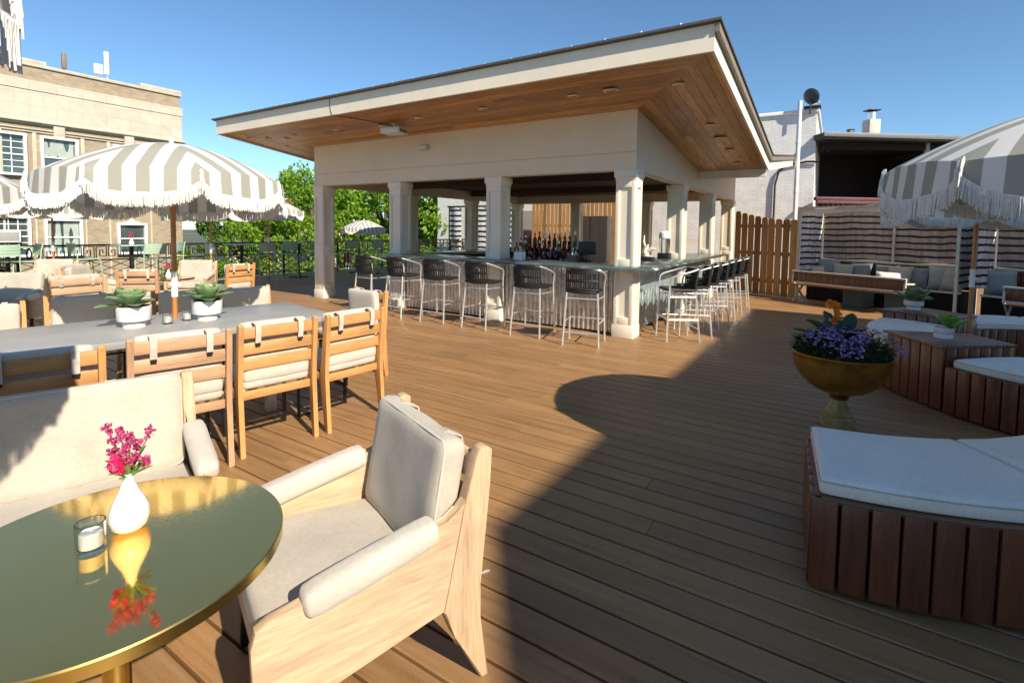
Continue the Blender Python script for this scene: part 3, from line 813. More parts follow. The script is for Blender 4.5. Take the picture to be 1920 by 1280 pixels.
# ------------------------------------------------------------------ umbrellas
UG = 'fringed striped umbrellas'
def canopy_parts(Rr=1.1, zr=1.83, za=2.15, hub=2.0, seed=1, N=8):
    random.seed(seed)
    g = MB(); uvl = g.bm.loops.layers.uv.new('UVMap')
    f = MB()
    T, A = 9, 10; dphi = PI / N; dome = za - zr
    def pt(phi0, t, a):
        ph = a * dphi; r = Rr * t
        k = .30 + .25 * t
        re = r * ((1 - k) * cos(dphi) / cos(ph) + k)
        z = za - dome * (t ** 1.75) + .02 * (1 - a * a) * t - .01
        wv = noise.noise(Vector((re * cos(phi0 + ph) * 4, re * sin(phi0 + ph) * 4, seed))) * .012 * t * (1 - a * a * .8)
        return Vector((re * cos(phi0 + ph), re * sin(phi0 + ph), z - hub + wv)), re * sin(ph)
    for p in range(N):
        phi0 = (p + .5) * 2 * dphi
        rows = []
        for i in range(T + 1):
            t = max(.002, i / T)
            rows.append([pt(phi0, t, -1 + 2 * j / A) for j in range(A + 1)])
        # valance
        out = Vector((cos(phi0), sin(phi0), 0))
        for step in (.35, .7, 1.0):
            row = []
            for j in range(A + 1):
                a = -1 + 2 * j / A; P, u = rows[T][j]
                drop = (.19 - .11 * abs(a) ** 3.2) * step
                wob = .010 * sin(j * 1.9 + p * 2.1) * step
                row.append((P + Vector((0, 0, -drop)) + out * (wob + .012 * step), u))
            rows.append(row)
        vs = [[g.bm.verts.new(q[0]) for q in r] for r in rows]
        for i in range(len(rows) - 1):
            for j in range(A):
                fa = g.bm.faces.new((vs[i][j], vs[i + 1][j], vs[i + 1][j + 1], vs[i][j + 1]))
                for lp, (ii, jj) in zip(fa.loops, ((i, j), (i + 1, j), (i + 1, j + 1), (i, j + 1))): lp[uvl].uv = (rows[ii][jj][1], ii / 12)
        last = rows[-1]
        # fringe band and strands along the valance hem and up its ends
        def strand(P, L):
            w = random.uniform(.002, .0042); d = out.cross(Vector((0, 0, 1))) * w
            e = Vector((random.uniform(-.006, .006), random.uniform(-.006, .006), -L)); q = out * .004
            va = [f.bm.verts.new(x) for x in (P - d, P + d, P + q)]; vb = [f.bm.verts.new(x + e) for x in (P - d * .7, P + d * .7, P + q)]
            for k in range(3): f.bm.faces.new((va[k], va[(k + 1) % 3], vb[(k + 1) % 3], vb[k]))
        n = 240
        for k in range(n):
            s = k / (n - 1) * A; j = min(int(s), A - 1); w = s - j
            P = last[j][0].lerp(last[j + 1][0], w) + Vector((0, 0, .012)) + out * random.uniform(-.004, .008)
            strand(P, random.uniform(.078, .097))
        for e in (0, A):
            for i in range(T, T + 3):
                for k in range(12):
                    P = rows[i][e][0].lerp(rows[i + 1][e][0], k / 12) + out * random.uniform(0, .02)
                    strand(P + Vector((0, 0, .02)), random.uniform(.05, .085))
        # tape that carries the fringe
        for j in range(A):
            P0, P1 = last[j][0] + out * .004, last[j + 1][0] + out * .004
            v4 = [f.bm.verts.new(x) for x in (P0 + V(0, 0, .018), P1 + V(0, 0, .018), P1 - V(0, 0, .014), P0 - V(0, 0, .014))]; f.bm.faces.new(v4)
    rb = []
    for p in range(N):
        ph = p * 2 * dphi
        q = MB(); pts = []
        for i in range(1, 9):
            t = i / 8; pts.append((Rr * t * .99 * cos(ph), Rr * t * .99 * sin(ph), za - dome * t ** 1.75 - .03 - hub))
        q.tube([(0, 0, za - .03 - hub)] + pts, .005, 5); rb.append(q)
    return g, f, rb, za - hub
def make_umbrella(name, collar=1.0, tilt=None, height=2.15, Rr=.84, seed=1, ztop=None, lower=True):
    t = empty(name, (0, 0, 0), 0, 'x', 'umbrella', UG)
    hub = 2.0; dz = height - 2.15
    tl = tilt or (0, 0, 0)
    g = MB()
    if tilt: g.tube([(0, 0, 0), (0, 0, 1.62)], .019, 12)
    else: g.tube([(0, 0, 0), (0, 0, height - .02)], .019, 12)
    p = g.build('pole', M['pole'], t, 40)
    g = MB(); g.lathe([(.021, -.10), (.024, -.10), (.024, .10), (.021, .10)], seg=16, c=(0, 0, collar)); g.lathe([(.024, -.015), (.034, -.012), (.034, .012), (.024, .015)], seg=16, c=(0, 0, collar)); g.box((.04, 0, collar - .01), (.03, .014, .02), 0, .003)
    g.build('collar', M['white_paint'], t, 40)
    g, f, rb, top = canopy_parts(Rr, seed=seed)
    off = V(tl[2] * math.sin(tl[1]) if tilt else 0, 0, 0)
    base = Vector((tilt[2], tilt[3], hub + dz)) if tilt else Vector((0, 0, hub + dz))
    rot = (tl[0], tl[1], 0) if tilt else (0, 0, 0)
    def put(o): o.location = base; o.rotation_euler = rot
    c = g.build('canopy', M['stripe'], t, 50); put(c)
    o = f.build('fringe', M['fringe'], c, 0)
    for q in rb: q.build('rib', M['white_paint'], c, 40)
    q = MB(); q.lathe([(.001, .055), (.012, .05), (.02, .025), (.014, .01), (.03, 0), (.03, -.02), (.001, -.02)], seg=14, c=(0, 0, top - .005)); q.build('finial', M['white_paint'], c, 40)
    if tilt:
        q = MB(); q.tube([(0, 0, 1.60), (0, 0, 1.66), base + Matrix.Rotation(tl[1], 3, 'Y') @ V(0, 0, .18)], .017, 10); q.build('upper_pole', M['pole'], t, 40)
    return t
um = make_umbrella('umbrella', 1.02, seed=3)
um.location = (-2.656, 4.01, 0); um['label'] = 'large striped fringed umbrella standing through the long concrete table'; um.rotation_euler = (R(-2.5), R(-1.5), R(0)); um.location.x -= .03
for k, (x, y, s, rz, lab) in enumerate(((-5.62, 4.75, 1.0, .3, 'striped umbrella cut off by the left edge, its fringed rim beside the big one'),
        (-9.3, 10.25, 1.0, .6, 'striped umbrella mostly hidden behind the big one, its orange pole before the left window'),
        (-6.25, 10.5, 1.0, .1, 'striped umbrella behind the big one whose orange pole rises by the railing'),
        (-6.78, 14.1, 1.05, .5, 'distant white and grey umbrella just left of the pavilion, before the trees'),
        (-4.83, 16.5, .80, .9, 'small far umbrella seen between the two leftmost pavilion columns'))):
    o = dup(um, (x, y, 0), rz, lab); o.scale = (s, s, s); o.rotation_euler = (0, 0, rz)
ur = make_umbrella('umbrella', 1.02, seed=5, Rr=.87); ur['label'] = 'large striped umbrella canopy cut by the right edge, its pole outside the photo'
ur.location = (2.79, 2.42, 0); ur.rotation_euler = (R(2.0), 0, R(10))
ub = dup(um, (5.12, 5.62, 0), R(10), 'farther umbrella on the right whose brown pole stands among the curved benches'); ub.rotation_euler = (0, R(.5), R(10))
ul = make_umbrella('umbrella', 1.02, seed=6, Rr=.95); ul['label'] = 'umbrella whose white fringe hangs into the top left corner of the photo'
ul.location = (-1.76, .46, 0); ul.rotation_euler = (0, 0, .2); ul.scale = (1, 1, 1.16)

# ------------------------------------------------------------------ lounge armchairs
def make_armchair(name, W_=.63, D_=.66, wy='ash_y', wz='ash_z', wx='ash_x', grp='bleached wood lounge chairs'):
    """front=+y; rear posts at y=-.27"""
    t = empty(name, (0, 0, 0), 0, 'x', 'armchair', grp); hw = W_ / 2
    for sx in (-1, 1):
        Mx = Matrix(((0, 0, 1, sx * hw - .0175), (1, 0, 0, 0), (0, 1, 0, 0), (0, 0, 0, 1)))
        g = MB(); pan = [(-.255, .275), (-.16, .335), (.10, .25), (.30, .19), (.37, .20), (.40, .25), (.41, .42), (.395, .475), (.36, .488), (.305, .498), (.285, .45), (-.13, .525), (-.15, .60), (-.205, .615), (-.245, .60)]
        pan = [(-.25, .30), (-.12, .285), (.34, .20), (.375, .205), (.395, .24), (.402, .43), (.390, .472), (.358, .490), (.25, .505), (-.16, .575), (-.20, .60), (-.232, .64)]
        g.prism(pan, .035, Mx, .006); g.build('side_panel', M[wy], t, 30)
        g = MB(); leg = [(-.315, 0), (-.285, 0), (-.185, .19), (-.145, .285), (-.165, .37), (-.215, .60), (-.262, .765), (-.275, .785), (-.30, .79), (-.322, .775), (-.312, .66), (-.272, .33), (-.280, .22)]
        Mx2 = Mx.copy(); Mx2[0][3] = sx * hw - .024
        g.prism(leg, .048, Mx2, .007); g.build('rear_leg', M[wz], t, 30)
        g = MB(); g.box((sx * (hw - .05), .33, .12), (.035, .035, .24), 0, .003); g.build('front_leg', M['black_metal'], t, 30)
        g = MB(); g.cushion((.090, .41, .080), rotM((sx * hw, .075, .528), -.19), r=.030, puff=.004, seed=sx); g.build('arm_cushion', M['linen_pale'], t, 60)
    g = MB(); g.cushion((W_ - .045, .60, .115), rotM((0, .07, .355), .05), r=.03, puff=.016, n=14, wrinkle=.006); g.build('seat_cushion', M['linen'], t, 60)
    g = MB(); g.cushion((W_ - .06, .10, .42), rotM((0, -.185, .60), .17), r=.036, puff=.0, n=14, seed=4.0 + W_, wrinkle=.005)
    b = g.build('back_cushion', M['linen'], t, 60)
    ring_ = MB(); Mb = rotM((0, -.185, .60), .17); ha, hb = (W_ - .06) / 2 - .008, .202
    for yy in (.037,):
        q = []
        for (sx_, sz_, a0_) in ((1, 1, 0), (-1, 1, 90), (-1, -1, 180), (1, -1, 270)):
            for k in range(5):
                a_ = R(a0_ + 22.5 * k); q.append(Mb @ Vector((sx_ * (ha - .03) + .03 * cos(a_), yy, sz_ * (hb - .03) + .03 * sin(a_))))
        ring_.tube(q, .0045, 6, True)
    ring_.build('piping', M['linen_pale'], b, 60)
    for sx in (-1, 1):
        g = MB(); path = [(-.185, .785), (-.232, .807), (-.29, .775), (-.300, .72), (-.286, .66)]
        for k in range(4): g.beam((sx * hw * .55, path[k][0], path[k][1]), (sx * hw * .55, path[k + 1][0], path[k + 1][1]), .04, .006, up=(0, -.5, 1))
        g.build('strap', M['linen'], b, 0)
    for z, y in ((.715, -.272), (.60, -.252), (.48, -.232)):
        g = MB(); g.box((0, 0, 0), (W_ - .05, .02, .085), 0, .004, rotM((0, y, z), .17)); g.build('back_slat', M[wx], t, 30)
    g = MB(); g.box((0, .35, .265), (W_ - .05, .025, .06), 0, .003); g.box((0, -.2, .29), (W_ - .05, .025, .06), 0, .003); g.build('seat_rail', M[wx], t, 30)
    return t
LG = 'bleached wood lounge chairs'
ac = make_armchair('armchair')
fd = Vector((-.81, -.59, 0)).normalized(); rp = Vector((-.272, 1.893, 0))
ac.location = rp + fd * .30; ac.rotation_euler = (0, 0, face(fd.x, fd.y)); ac['label'] = 'bleached wood armchair pulled up to the brass table in the foreground'
for (x, y, dx, dy, lab) in ((-8.65, 9.45, .35, -.94, 'armchair facing us behind the dark round table at the far left'),
        (-7.55, 8.35, -.95, -.1, 'armchair turned to the left, back to back with one facing the small brass table'),
        (-6.72, 8.10, .93, .25, 'armchair facing right towards the small brass table'),
        (-6.05, 6.85, -.9, .45, 'armchair seen from behind beyond the long table, left of the left plant'),
        (-6.75, 6.75, .15, -1, 'armchair at the left edge of the photo facing us behind the long table'),
        (-6.15, 9.72, .2, -1, 'wide armchair facing us in front of the railing, behind the umbrella pole')):
    dup(ac, (x, y, 0), face(dx, dy), lab)
dup(ch_p, (-5.28, 7.28, 0), face(-.2, .98), 'slatted chair with its back to us before the small brass table', 'slatted chairs at the small brass table')
dup(ch_o, (-4.68, 8.4, 0), face(-.92, .38), 'slatted chair seen from its side, right of the small brass table', 'slatted chairs at the small brass table')
lv = make_armchair('loveseat', 1.30, grp=None); lv['category'] = 'loveseat'; lv['label'] = 'wide cream cushioned loveseat at the left edge behind the brass table'
if 'group' in lv: del lv['group']
ld = Vector((.64, -.77, 0)).normalized(); ll = Vector((-.77, -.64, 0))
lv.location = Vector((-1.555, 2.405, 0)) + ll * .65 + ld * .25; lv.rotation_euler = (0, 0, face(ld.x, ld.y))

# ------------------------------------------------------------------ round brass table
def make_round(name, r, h, lab, top='brass_top', edge='brass'):
    t = empty(name, (0, 0, 0), 0, lab, 'table')
    g = MB(); g.lathe([(.001, h - .001), (r - .003, h - .001)], seg=96); g.build('top', M[top], t)
    g = MB(); g.lathe([(r - .003, h - .0008), (r, h - .004), (r, h - .03), (r - .004, h - .033), (.001, h - .033)], seg=96); g.build('rim', M[edge], t, 40)
    g = MB(); g.lathe([(.03, h - .034), (.03, .03), (.06, .02)], seg=24); g.build('column', M[edge], t, 40)
    g = MB(); g.lathe([(.24, 0), (.24, .012), (.06, .022), (.001, .023)], seg=48); g.build('base', M['black_metal'], t, 40)
    return t
rt = make_round('round_table', .380, .70, 'round polished brass table in the bottom left foreground'); rt.location = (-.97, 1.2, 0)
r2 = make_round('round_table', .35, .66, 'dark topped round table at the far left edge, a plant on it', 'black', 'black'); r2.location = (-8.05, 8.05, 0)
r3 = make_round('round_table', .32, .60, 'small brass table with pink flowers among the far lounge chairs'); r3.location = (-5.75, 8.55, 0)
def vase(name, loc, lab, s=1.0, hot=True, seed=3):
    random.seed(seed)
    t = empty(name, loc, 0, lab, 'vase')
    g = MB(); pr_ = [(.001, 0), (.028, 0), (.040, .012), (.0455, .035), (.043, .058), (.033, .082), (.020, .108), (.0135, .13), (.0125, .145), (.0135, .150), (.011, .15), (.010, .13), (.001, .12)]
    g.lathe([(r * s, z * s) for r, z in pr_], seg=36); g.build('vase', M['ceramic'], t, 60)
    return t
va = vase('flower_vase', (-.997, 1.29, .70), 'white teardrop vase with pink and magenta flowers on the brass table')
def bloom(g, c, n, rad, size):
    for _ in range(n):
        d = Vector((random.gauss(0, 1), random.gauss(0, 1), random.gauss(0, 1))).normalized() * rad * random.random() ** .4
        p = Vector(c) + d; a = Vector((random.gauss(0, 1), random.gauss(0, 1), random.gauss(0, 1))).normalized(); b = a.cross(Vector((.3, .5, .8))).normalized(); cc = a.cross(b)
        s = size * random.uniform(.6, 1.2)
        vs = [g.bm.verts.new(p + b * (s * cos(k * PI / 2.5)) + cc * (s * sin(k * PI / 2.5)) + a * (s * .35 * (k % 2))) for k in range(5)]
        g.bm.faces.new(vs)
random.seed(5)
sg = MB(); fg = MB(); hg = MB(); lg = MB()
tops = [(-.035, .0, .235), (-.028, .01, .255), (-.05, .0, .27), (-.012, .015, .24), (.01, .0, .245), (.02, .01, .225), (.055, .01, .262), (.0, -.01, .215), (-.04, 0, .205), (.045, 0, .185), (.025, -.015, .20)]
for (x, y, z) in tops:
    sg.tube([(0, 0, .13), (x * .4, y, .13 + (z - .13) * .5), (x, y, z - .005)], .0016, 5)
    bloom(fg, (x, y, z), 30, .013, .0055); bloom(fg, (x * .85, y, z - .018), 9, .010, .005)
bloom(hg, (-.018, -.012, .178), 90, .022, .009); bloom(fg, (.048, .0, .183), 14, .010, .005)
for k in range(16): leaf(lg, (0, 0, .135), random.uniform(0, 6.28), random.uniform(.5, 1.2), random.uniform(.04, .09), .006, .001, -.4)
sg.build('stems', M['stem'], va); fg.build('magenta_flowers', M['magenta'], va, 0); hg.build('pink_bloom', M['hotpink'], va, 0); lg.build('leaves', M['leaf_bright'], va, 40)
candle('candle', (-1.028, 1.205, .70), 'glass tumbler with a white candle on the brass table, beside the vase', .031, .068)
v2 = copy_tree(va); v2.location = (-5.75, 8.45, .60); v2['label'] = 'white vase with red pink flowers on the small far brass table'
random.seed(9)
fp = empty('potted_plant', (-8.0, 7.85, .66), 0, 'dark leafy plant in a dark pot on the table at the far left', 'potted plant')
g = MB(); g.lathe([(.001, 0), (.07, 0), (.10, .12), (.09, .12), (.001, .11)], seg=20); g.build('pot', M['black'], fp, 40)
g = MB()
for k in range(40): leaf(g, (0, 0, .11), random.uniform(0, 6.28), random.uniform(.1, 1.4), random.uniform(.1, .2), .02, .001, -.6)
g.build('leaves', M['leaf_dark'], fp, 40)
# ------------------------------------------------------------------ curved benches (two rings of segments)
BG = 'curved slatted benches'
def ring_base(name, c, a0, a1, r0, r1, z0, z1_, lab, cat, grp, top=False):
    """slatted ring segment between angles a0..a1 (degrees)"""
    t = empty(name, (c[0], c[1], 0), 0, lab, cat, grp)
    a0, a1 = R(a0), R(a1)
    g = MB(); n = max(3, int((a1 - a0) / .08)); q = .03
    A = [(r0 + q, r1 - q)] 
    ring = []
    for i in range(n + 1):
        a = a0 + .02 + (a1 - a0 - .04) * i / n
        ring.append([g.bm.verts.new((r * cos(a), r * sin(a), z)) for r in (r0 + q, r1 - q) for z in (z0 + .002, z1_ - .012)])
    for i in range(n):
        P, Q = ring[i], ring[i + 1]
        for k in ((0, 1), (1, 3), (3, 2), (2, 0)): g.bm.faces.new((P[k[0]], P[k[1]], Q[k[1]], Q[k[0]]))
    for r_ in (ring[0], ring[-1]): g.bm.faces.new((r_[0], r_[1], r_[3], r_[2]))
    g.build('core', M['void'], t, 0)
    sw = .088; g = MB()
    for r in (r0, r1):
        k = max(2, int(r * (a1 - a0) / (sw + .012)))
        for i in range(k):
            a = a0 + (i + .5) * (a1 - a0) / k
            g.box((r * cos(a), r * sin(a), (z0 + z1_) / 2), (.02, r * (a1 - a0) / k - .012, z1_ - z0 - .004), a, .003)
    for a, s in ((a0, 1), (a1, -1)):
        k = max(3, int((r1 - r0) / (sw + .012)))
        for i in range(k):
            r = r0 + .012 + (i + .5) * (r1 - r0 - .024) / k; off = Vector((-sin(a), cos(a), 0)) * .01 * s
            g.box((r * cos(a) + off.x, r * sin(a) + off.y, (z0 + z1_) / 2), ((r1 - r0 - .024) / k - .012, .02, z1_ - z0 - .004), a, .003)
    g.build('slats', M['mahogany_z'], t, 30)
    if top:
        am = (a0 + a1) / 2; g = MB()
        # top boards laid across the wedge
        k = 8; y0 = -r1 * math.sin((a1 - a0) / 2) ; 
        for i in range(k):
            rr0 = r0 - .02 + (r1 - r0 + .04) * i / k; rr1 = r0 - .02 + (r1 - r0 + .04) * (i + 1) / k - .006
            h0 = rr0 * math.tan((a1 - a0) / 2) + .01; h1 = rr1 * math.tan((a1 - a0) / 2) + .01
            P = [(rr0, -h0), (rr1, -h1), (rr1, h1), (rr0, h0)]
            Mx = Matrix.Rotation(am, 4, 'Z') @ Matrix.Translation((0, 0, z1_))
            g.prism(P, .022, Mx, .003)
        o = g.build('top_boards', M['mahogany_x'], t, 30)
    else:
        g = MB()
        for i in range(0, n + 1, 4):
            aa = a0 + .02 + (a1 - a0 - .04) * i / n; g.beam(((r0 + .03) * cos(aa), (r0 + .03) * sin(aa), z1_ - .007), ((r1 - .03) * cos(aa), (r1 - .03) * sin(aa), z1_ - .007), .04, .008)
        for rr in (r0 + .02, (r0 + r1) / 2, r1 - .02):
            pts = [(rr * cos(a0 + .02 + (a1 - a0 - .04) * i / n), rr * sin(a0 + .02 + (a1 - a0 - .04) * i / n), z1_ - .006) for i in range(n + 1)]
            for i in range(n): g.beam(pts[i], pts[i + 1], .05, .012)
        g.build('seat_frame', M['mahogany_x'], t, 0)
    return t
def ring_cushion(c, a0, a1, r0, r1, z, th, lab):
    t = empty('bench_cushion', (c[0], c[1], z), 0, lab, 'cushion', 'white cushions on the curved benches')
    a0, a1 = R(a0), R(a1); g = MB(); n = max(14, int((a1 - a0) * 26)); m = 12; prof = []
    rc = .022
    rad = [r0] + [r0 + rc * (1 - cos(PI / 2 * k / 3)) for k in range(1, 4)] + [r0 + rc + (r1 - r0 - 2 * rc) * k / 8 for k in range(1, 8)] + [r1 - rc * (1 - cos(PI / 2 * k / 3)) for k in range(3, 0, -1)] + [r1]
    angs = [a0 + (a1 - a0) * i / n for i in range(n + 1)]
    ra = .022 / ((r0 + r1) / 2)
    angs = [a0, a0 + ra * .15, a0 + ra * .5, a0 + ra] + angs[1:-1] + [a1 - ra, a1 - ra * .5, a1 - ra * .15, a1]
    def zz(r, a, top):
        e = min(r - r0, r1 - r); ea = min(a - a0, a1 - a) * r
        d = min(1, e / rc); da = min(1, ea / rc)
        drop = rc * (1 - math.sqrt(max(0, 1 - (1 - d) ** 2))) + rc * (1 - math.sqrt(max(0, 1 - (1 - da) ** 2)))
        q = .008 * (1 - (2 * (r - r0) / (r1 - r0) - 1) ** 2) + noise.noise(Vector((r * cos(a) * 5, r * sin(a) * 5, 1))) * .0035
        return (th - drop + q) if top else min(drop * .5, th * .3)
    T = [[g.bm.verts.new((r * cos(a), r * sin(a), zz(r, a, True))) for r in rad] for a in angs]
    B = [[g.bm.verts.new((r * cos(a), r * sin(a), zz(r, a, False))) for r in rad] for a in angs]
    I, J = len(angs) - 1, len(rad) - 1
    for i in range(I):
        for j in range(J):
            g.bm.faces.new((T[i][j], T[i][j + 1], T[i + 1][j + 1], T[i + 1][j])); g.bm.faces.new((B[i][j], B[i + 1][j], B[i + 1][j + 1], B[i][j + 1]))
        g.bm.faces.new((T[i][0], T[i + 1][0], B[i + 1][0], B[i][0])); g.bm.faces.new((T[i][J], B[i][J], B[i + 1][J], T[i + 1][J]))
    for j in range(J):
        g.bm.faces.new((T[0][j], B[0][j], B[0][j + 1], T[0][j + 1])); g.bm.faces.new((T[I][j], T[I][j + 1], B[I][j + 1], B[I][j]))
    g.build('cover', M['cush_white'], t, 60)
    g = MB()
    for zp in (th - .016,):
        loop = [((r1 + .001) * cos(a), (r1 + .001) * sin(a), zp) for a in angs] + [((r0 - .001) * cos(a), (r0 - .001) * sin(a), zp) for a in reversed(angs)]
        g.tube(loop, .0035, 5, True)
    g.build('piping', M['cush_side'], t, 50)
    return t
c1, c2 = (2.245, 3.87), (5.70, 4.48)
ring_base('curved_bench', c1, 241.5, 300, 1.37, 2.055, .02, .40, 'dark slatted curved bench nearest to us at the right, under the big white cushion', 'bench', BG)
ring_cushion(c1, 242.5, 269.6, 1.36, 2.02, .40, .075, 'large white wedge cushion nearest to us on the curved bench')
ring_cushion(c1, 270.4, 299, 1.36, 2.02, .40, .075, 'white cushion cut by the right edge, beside the large nearest one')
ring_base('wedge_table', c2, 169, 187.6, 1.38, 2.07, .02, .545, 'dark slatted wedge shaped table block holding a small plant, right of the golden urn', 'table', 'wedge tables between the curved benches')
ring_base('curved_bench', c2, 188.2, 236, 1.40, 2.08, .02, .40, 'dark slatted curved bench joined to the nearer wedge table at the right edge', 'bench', BG)
ring_cushion(c2, 189.5, 235, 1.38, 2.06, .40, .075, 'white cushion on the bench to the right of the nearer wedge table')
ring_base('curved_bench', c2, 122, 168.4, 1.40, 2.08, .02, .40, 'dark curved bench between the two wedge tables', 'bench', BG)
ring_cushion(c2, 123, 167, 1.42, 2.06, .40, .075, 'white cushion between the two wedge tables, just behind the golden urn')
ring_base('wedge_table', c2, 103, 121.4, 1.38, 2.07, .02, .545, 'farther dark wedge shaped table block with the spiky succulent on it', 'table', 'wedge tables between the curved benches')
ring_base('curved_bench', c2, 40, 102.4, 1.40, 2.08, .02, .40, 'farthest dark curved bench, in front of the right cabana', 'bench', BG)
ring_cushion(c2, 69, 101, 1.40, 2.06, .40, .075, 'white cushion on the farthest curved bench, right of the umbrella pole')
ring_cushion(c2, 41, 68.4, 1.40, 2.06, .40, .075, 'white cushion at the right edge on the farthest curved bench')
for t_ in [o for o in bpy.data.objects if o.name.startswith('wedge_table')]:
    pass
# top boards of the two wedge tables
def wedge_top(t, a0, a1, r0, r1, z):
    a0, a1 = R(a0), R(a1); am = (a0 + a1) / 2; g = MB(); k = 7
    for i in range(k):
        q0 = r0 - .02 + (r1 - r0 + .04) * i / k; q1 = r0 - .02 + (r1 - r0 + .04) * (i + 1) / k - .005
        h0 = q0 * math.tan((a1 - a0) / 2) + .015; h1 = q1 * math.tan((a1 - a0) / 2) + .015
        g.prism([(q0, -h0), (q1, -h1), (q1, h1), (q0, h0)], .022, Matrix.Rotation(am, 4, 'Z') @ Matrix.Translation((0, 0, z)), .003)
    g.build('top_boards', M['mahogany_x'], t, 30)
wts = [o for o in bpy.data.objects if o.name.startswith('wedge_table')]
wedge_top(wts[0], 169, 187.6, 1.38, 2.07, .545); wedge_top(wts[1], 103, 121.4, 1.38, 2.07, .545)
s1 = succulent('succulent', (3.93, 4.56, .567), 'bright green paddle leaved plant in the small white bowl on the nearer wedge table', 21, True, n=9, size=.95, tilt=(.05, 0), r=.075, h=.095, spread=1.1)
s2 = succulent('succulent', (5.02, 6.28, .567), 'spiky grey green succulent in a white bowl on the farther wedge table', 22, False, n=22, size=1.15, r=.10, h=.11, spread=1.2)

# ------------------------------------------------------------------ golden urn with flowers
def m_gold():
    t = NT('golden_paint'); v = t.coord(); f = t.noise(v, 6, 6, .65)
    t.base(t.ramp(f, [(.3, (.15, .06, .010)), (.5, (.36, .175, .026)), (.7, (.50, .28, .05))])); t.set(Roughness=.33, Metallic=.6)
    t.bump(f, .15, .004); return t.m
def m_stone():
    t = NT('worn_gilded_stone'); v = t.coord(); f = t.noise(v, 9, 6, .65)
    t.base(t.ramp(f, [(.3, (.26, .17, .05)), (.6, (.42, .32, .14)), (.75, (.46, .40, .28))])); t.set(Roughness=.6, Metallic=.1); return t.m
urn = empty('flower_urn', (2.56, 3.88, 0), R(8), 'golden footed bowl planter full of purple flowers with an orange bloom', 'planter')
g = MB(); g.lathe([(.118, 0), (.120, .01), (.118, .075), (.100, .088), (.106, .10), (.088, .115), (.072, .15), (.055, .19), (.050, .215)], seg=8); 
g.build('foot', m_stone(), urn, 30)
gold = m_gold()
g = MB(); g.lathe([(.048, .212), (.066, .222), (.068, .24), (.052, .25), (.055, .262)], seg=36); g.build('collar', gold, urn, 60)
g = MB()
pr_ = [(.055, .258)] + [(.055 + .295 * sin(PI / 2 * k / 12) ** .8, .262 + .30 * (1 - cos(PI / 2 * k / 12)) ** 1.0) for k in range(1, 13)]
Ro = .335
pr_ = [(.05, .255), (.11, .268), (.17, .292), (.22, .325), (.265, .37), (.298, .42), (.32, .475), (.333, .53), (.336, .565), (.345, .572), (.345, .58), (.333, .582), (.326, .565), (.30, .50), (.001, .49)]
g.lathe(pr_, seg=64); g.build('bowl', gold, urn, 50)
random.seed(31)
g = MB()
for k in range(900):
    a = random.uniform(0, 6.283); r = .31 * math.sqrt(random.random()) ; zb = .53 + .19 * math.sqrt(max(0, 1 - (r / .36) ** 2)) * random.random()
    leaf(g, (r * cos(a), r * sin(a), zb), a + random.uniform(-.9, .9), random.uniform(.2, 1.3), random.uniform(.04, .075), random.uniform(.007, .013), .001, -.5)
g.build('foliage', M['leaf_dark'], urn, 40)
g = MB(); w_ = MB(); dk = MB()
for k in range(900):
    a = random.uniform(0, 6.283); r = .40 * math.sqrt(random.random()); 
    if random.random() < .4: r = random.uniform(.26, .40)
    if noise.noise(Vector((r * cos(a) * 4.5, r * sin(a) * 4.5, 3.7))) < -.12: continue
    z = .58 + .20 * math.sqrt(max(0, 1 - (r / .43) ** 2)) + random.uniform(-.015, .02)
    if r > .33: z -= .04 * random.random()
    m_ = g
    c = Vector((r * cos(a), r * sin(a), z)); nrm = Vector((c.x * 1.2, c.y * 1.2, .4 + random.random() * .4)).normalized(); b = nrm.cross(Vector((.2, .3, .9))).normalized(); e = nrm.cross(b)
    s = random.uniform(.008, .0135)
    for p in range(5):
        t0 = p * 2 * PI / 5
        q = [c, c + (b * cos(t0 - .5) + e * sin(t0 - .5)) * s + nrm * .002, c + (b * cos(t0) + e * sin(t0)) * s * 1.25 + nrm * .004, c + (b * cos(t0 + .5) + e * sin(t0 + .5)) * s + nrm * .002]
        m_.bm.faces.new([m_.bm.verts.new(x) for x in q])
g.build('purple_flowers', M['purple'], urn, 0)
g = MB()
for (x, y, az, L, wd_, el) in ((-.1, .05, 2.9, .26, .045, .55), (-.02, .05, 2.2, .25, .075, .8), (.0, .06, 1.0, .22, .08, .9), (.09, .05, .6, .24, .05, 1.25), (-.06, .0, 3.6, .24, .06, .5), (.03, .0, 5.0, .2, .06, .9), (0, 0.05, 1.6, .26, .05, 1.2), (-.06, .06, 2.5, .22, .07, 1.0)):
    leaf(g, (x, y, .66), az, el, L, wd_, .002, -.5)
g.build('canna_leaves', M['leaf_dark'], urn, 40)
g = MB(); g.tube([(-.02, .05, .62), (-.01, .05, .80), (-.03, .06, .93)], .006, 6); g.build('canna_stalk', M['stem'], urn)
g = MB()
for k in range(7): bloom(g, (-.02 + random.uniform(-.03, .035), .055 + random.uniform(-.02, .02), .80 + .025 * k), 12, .022, .016)
bloom(g, (-.055, .06, .945), 26, .03, .02); g.build('canna_bloom', M['orange'], urn, 0)

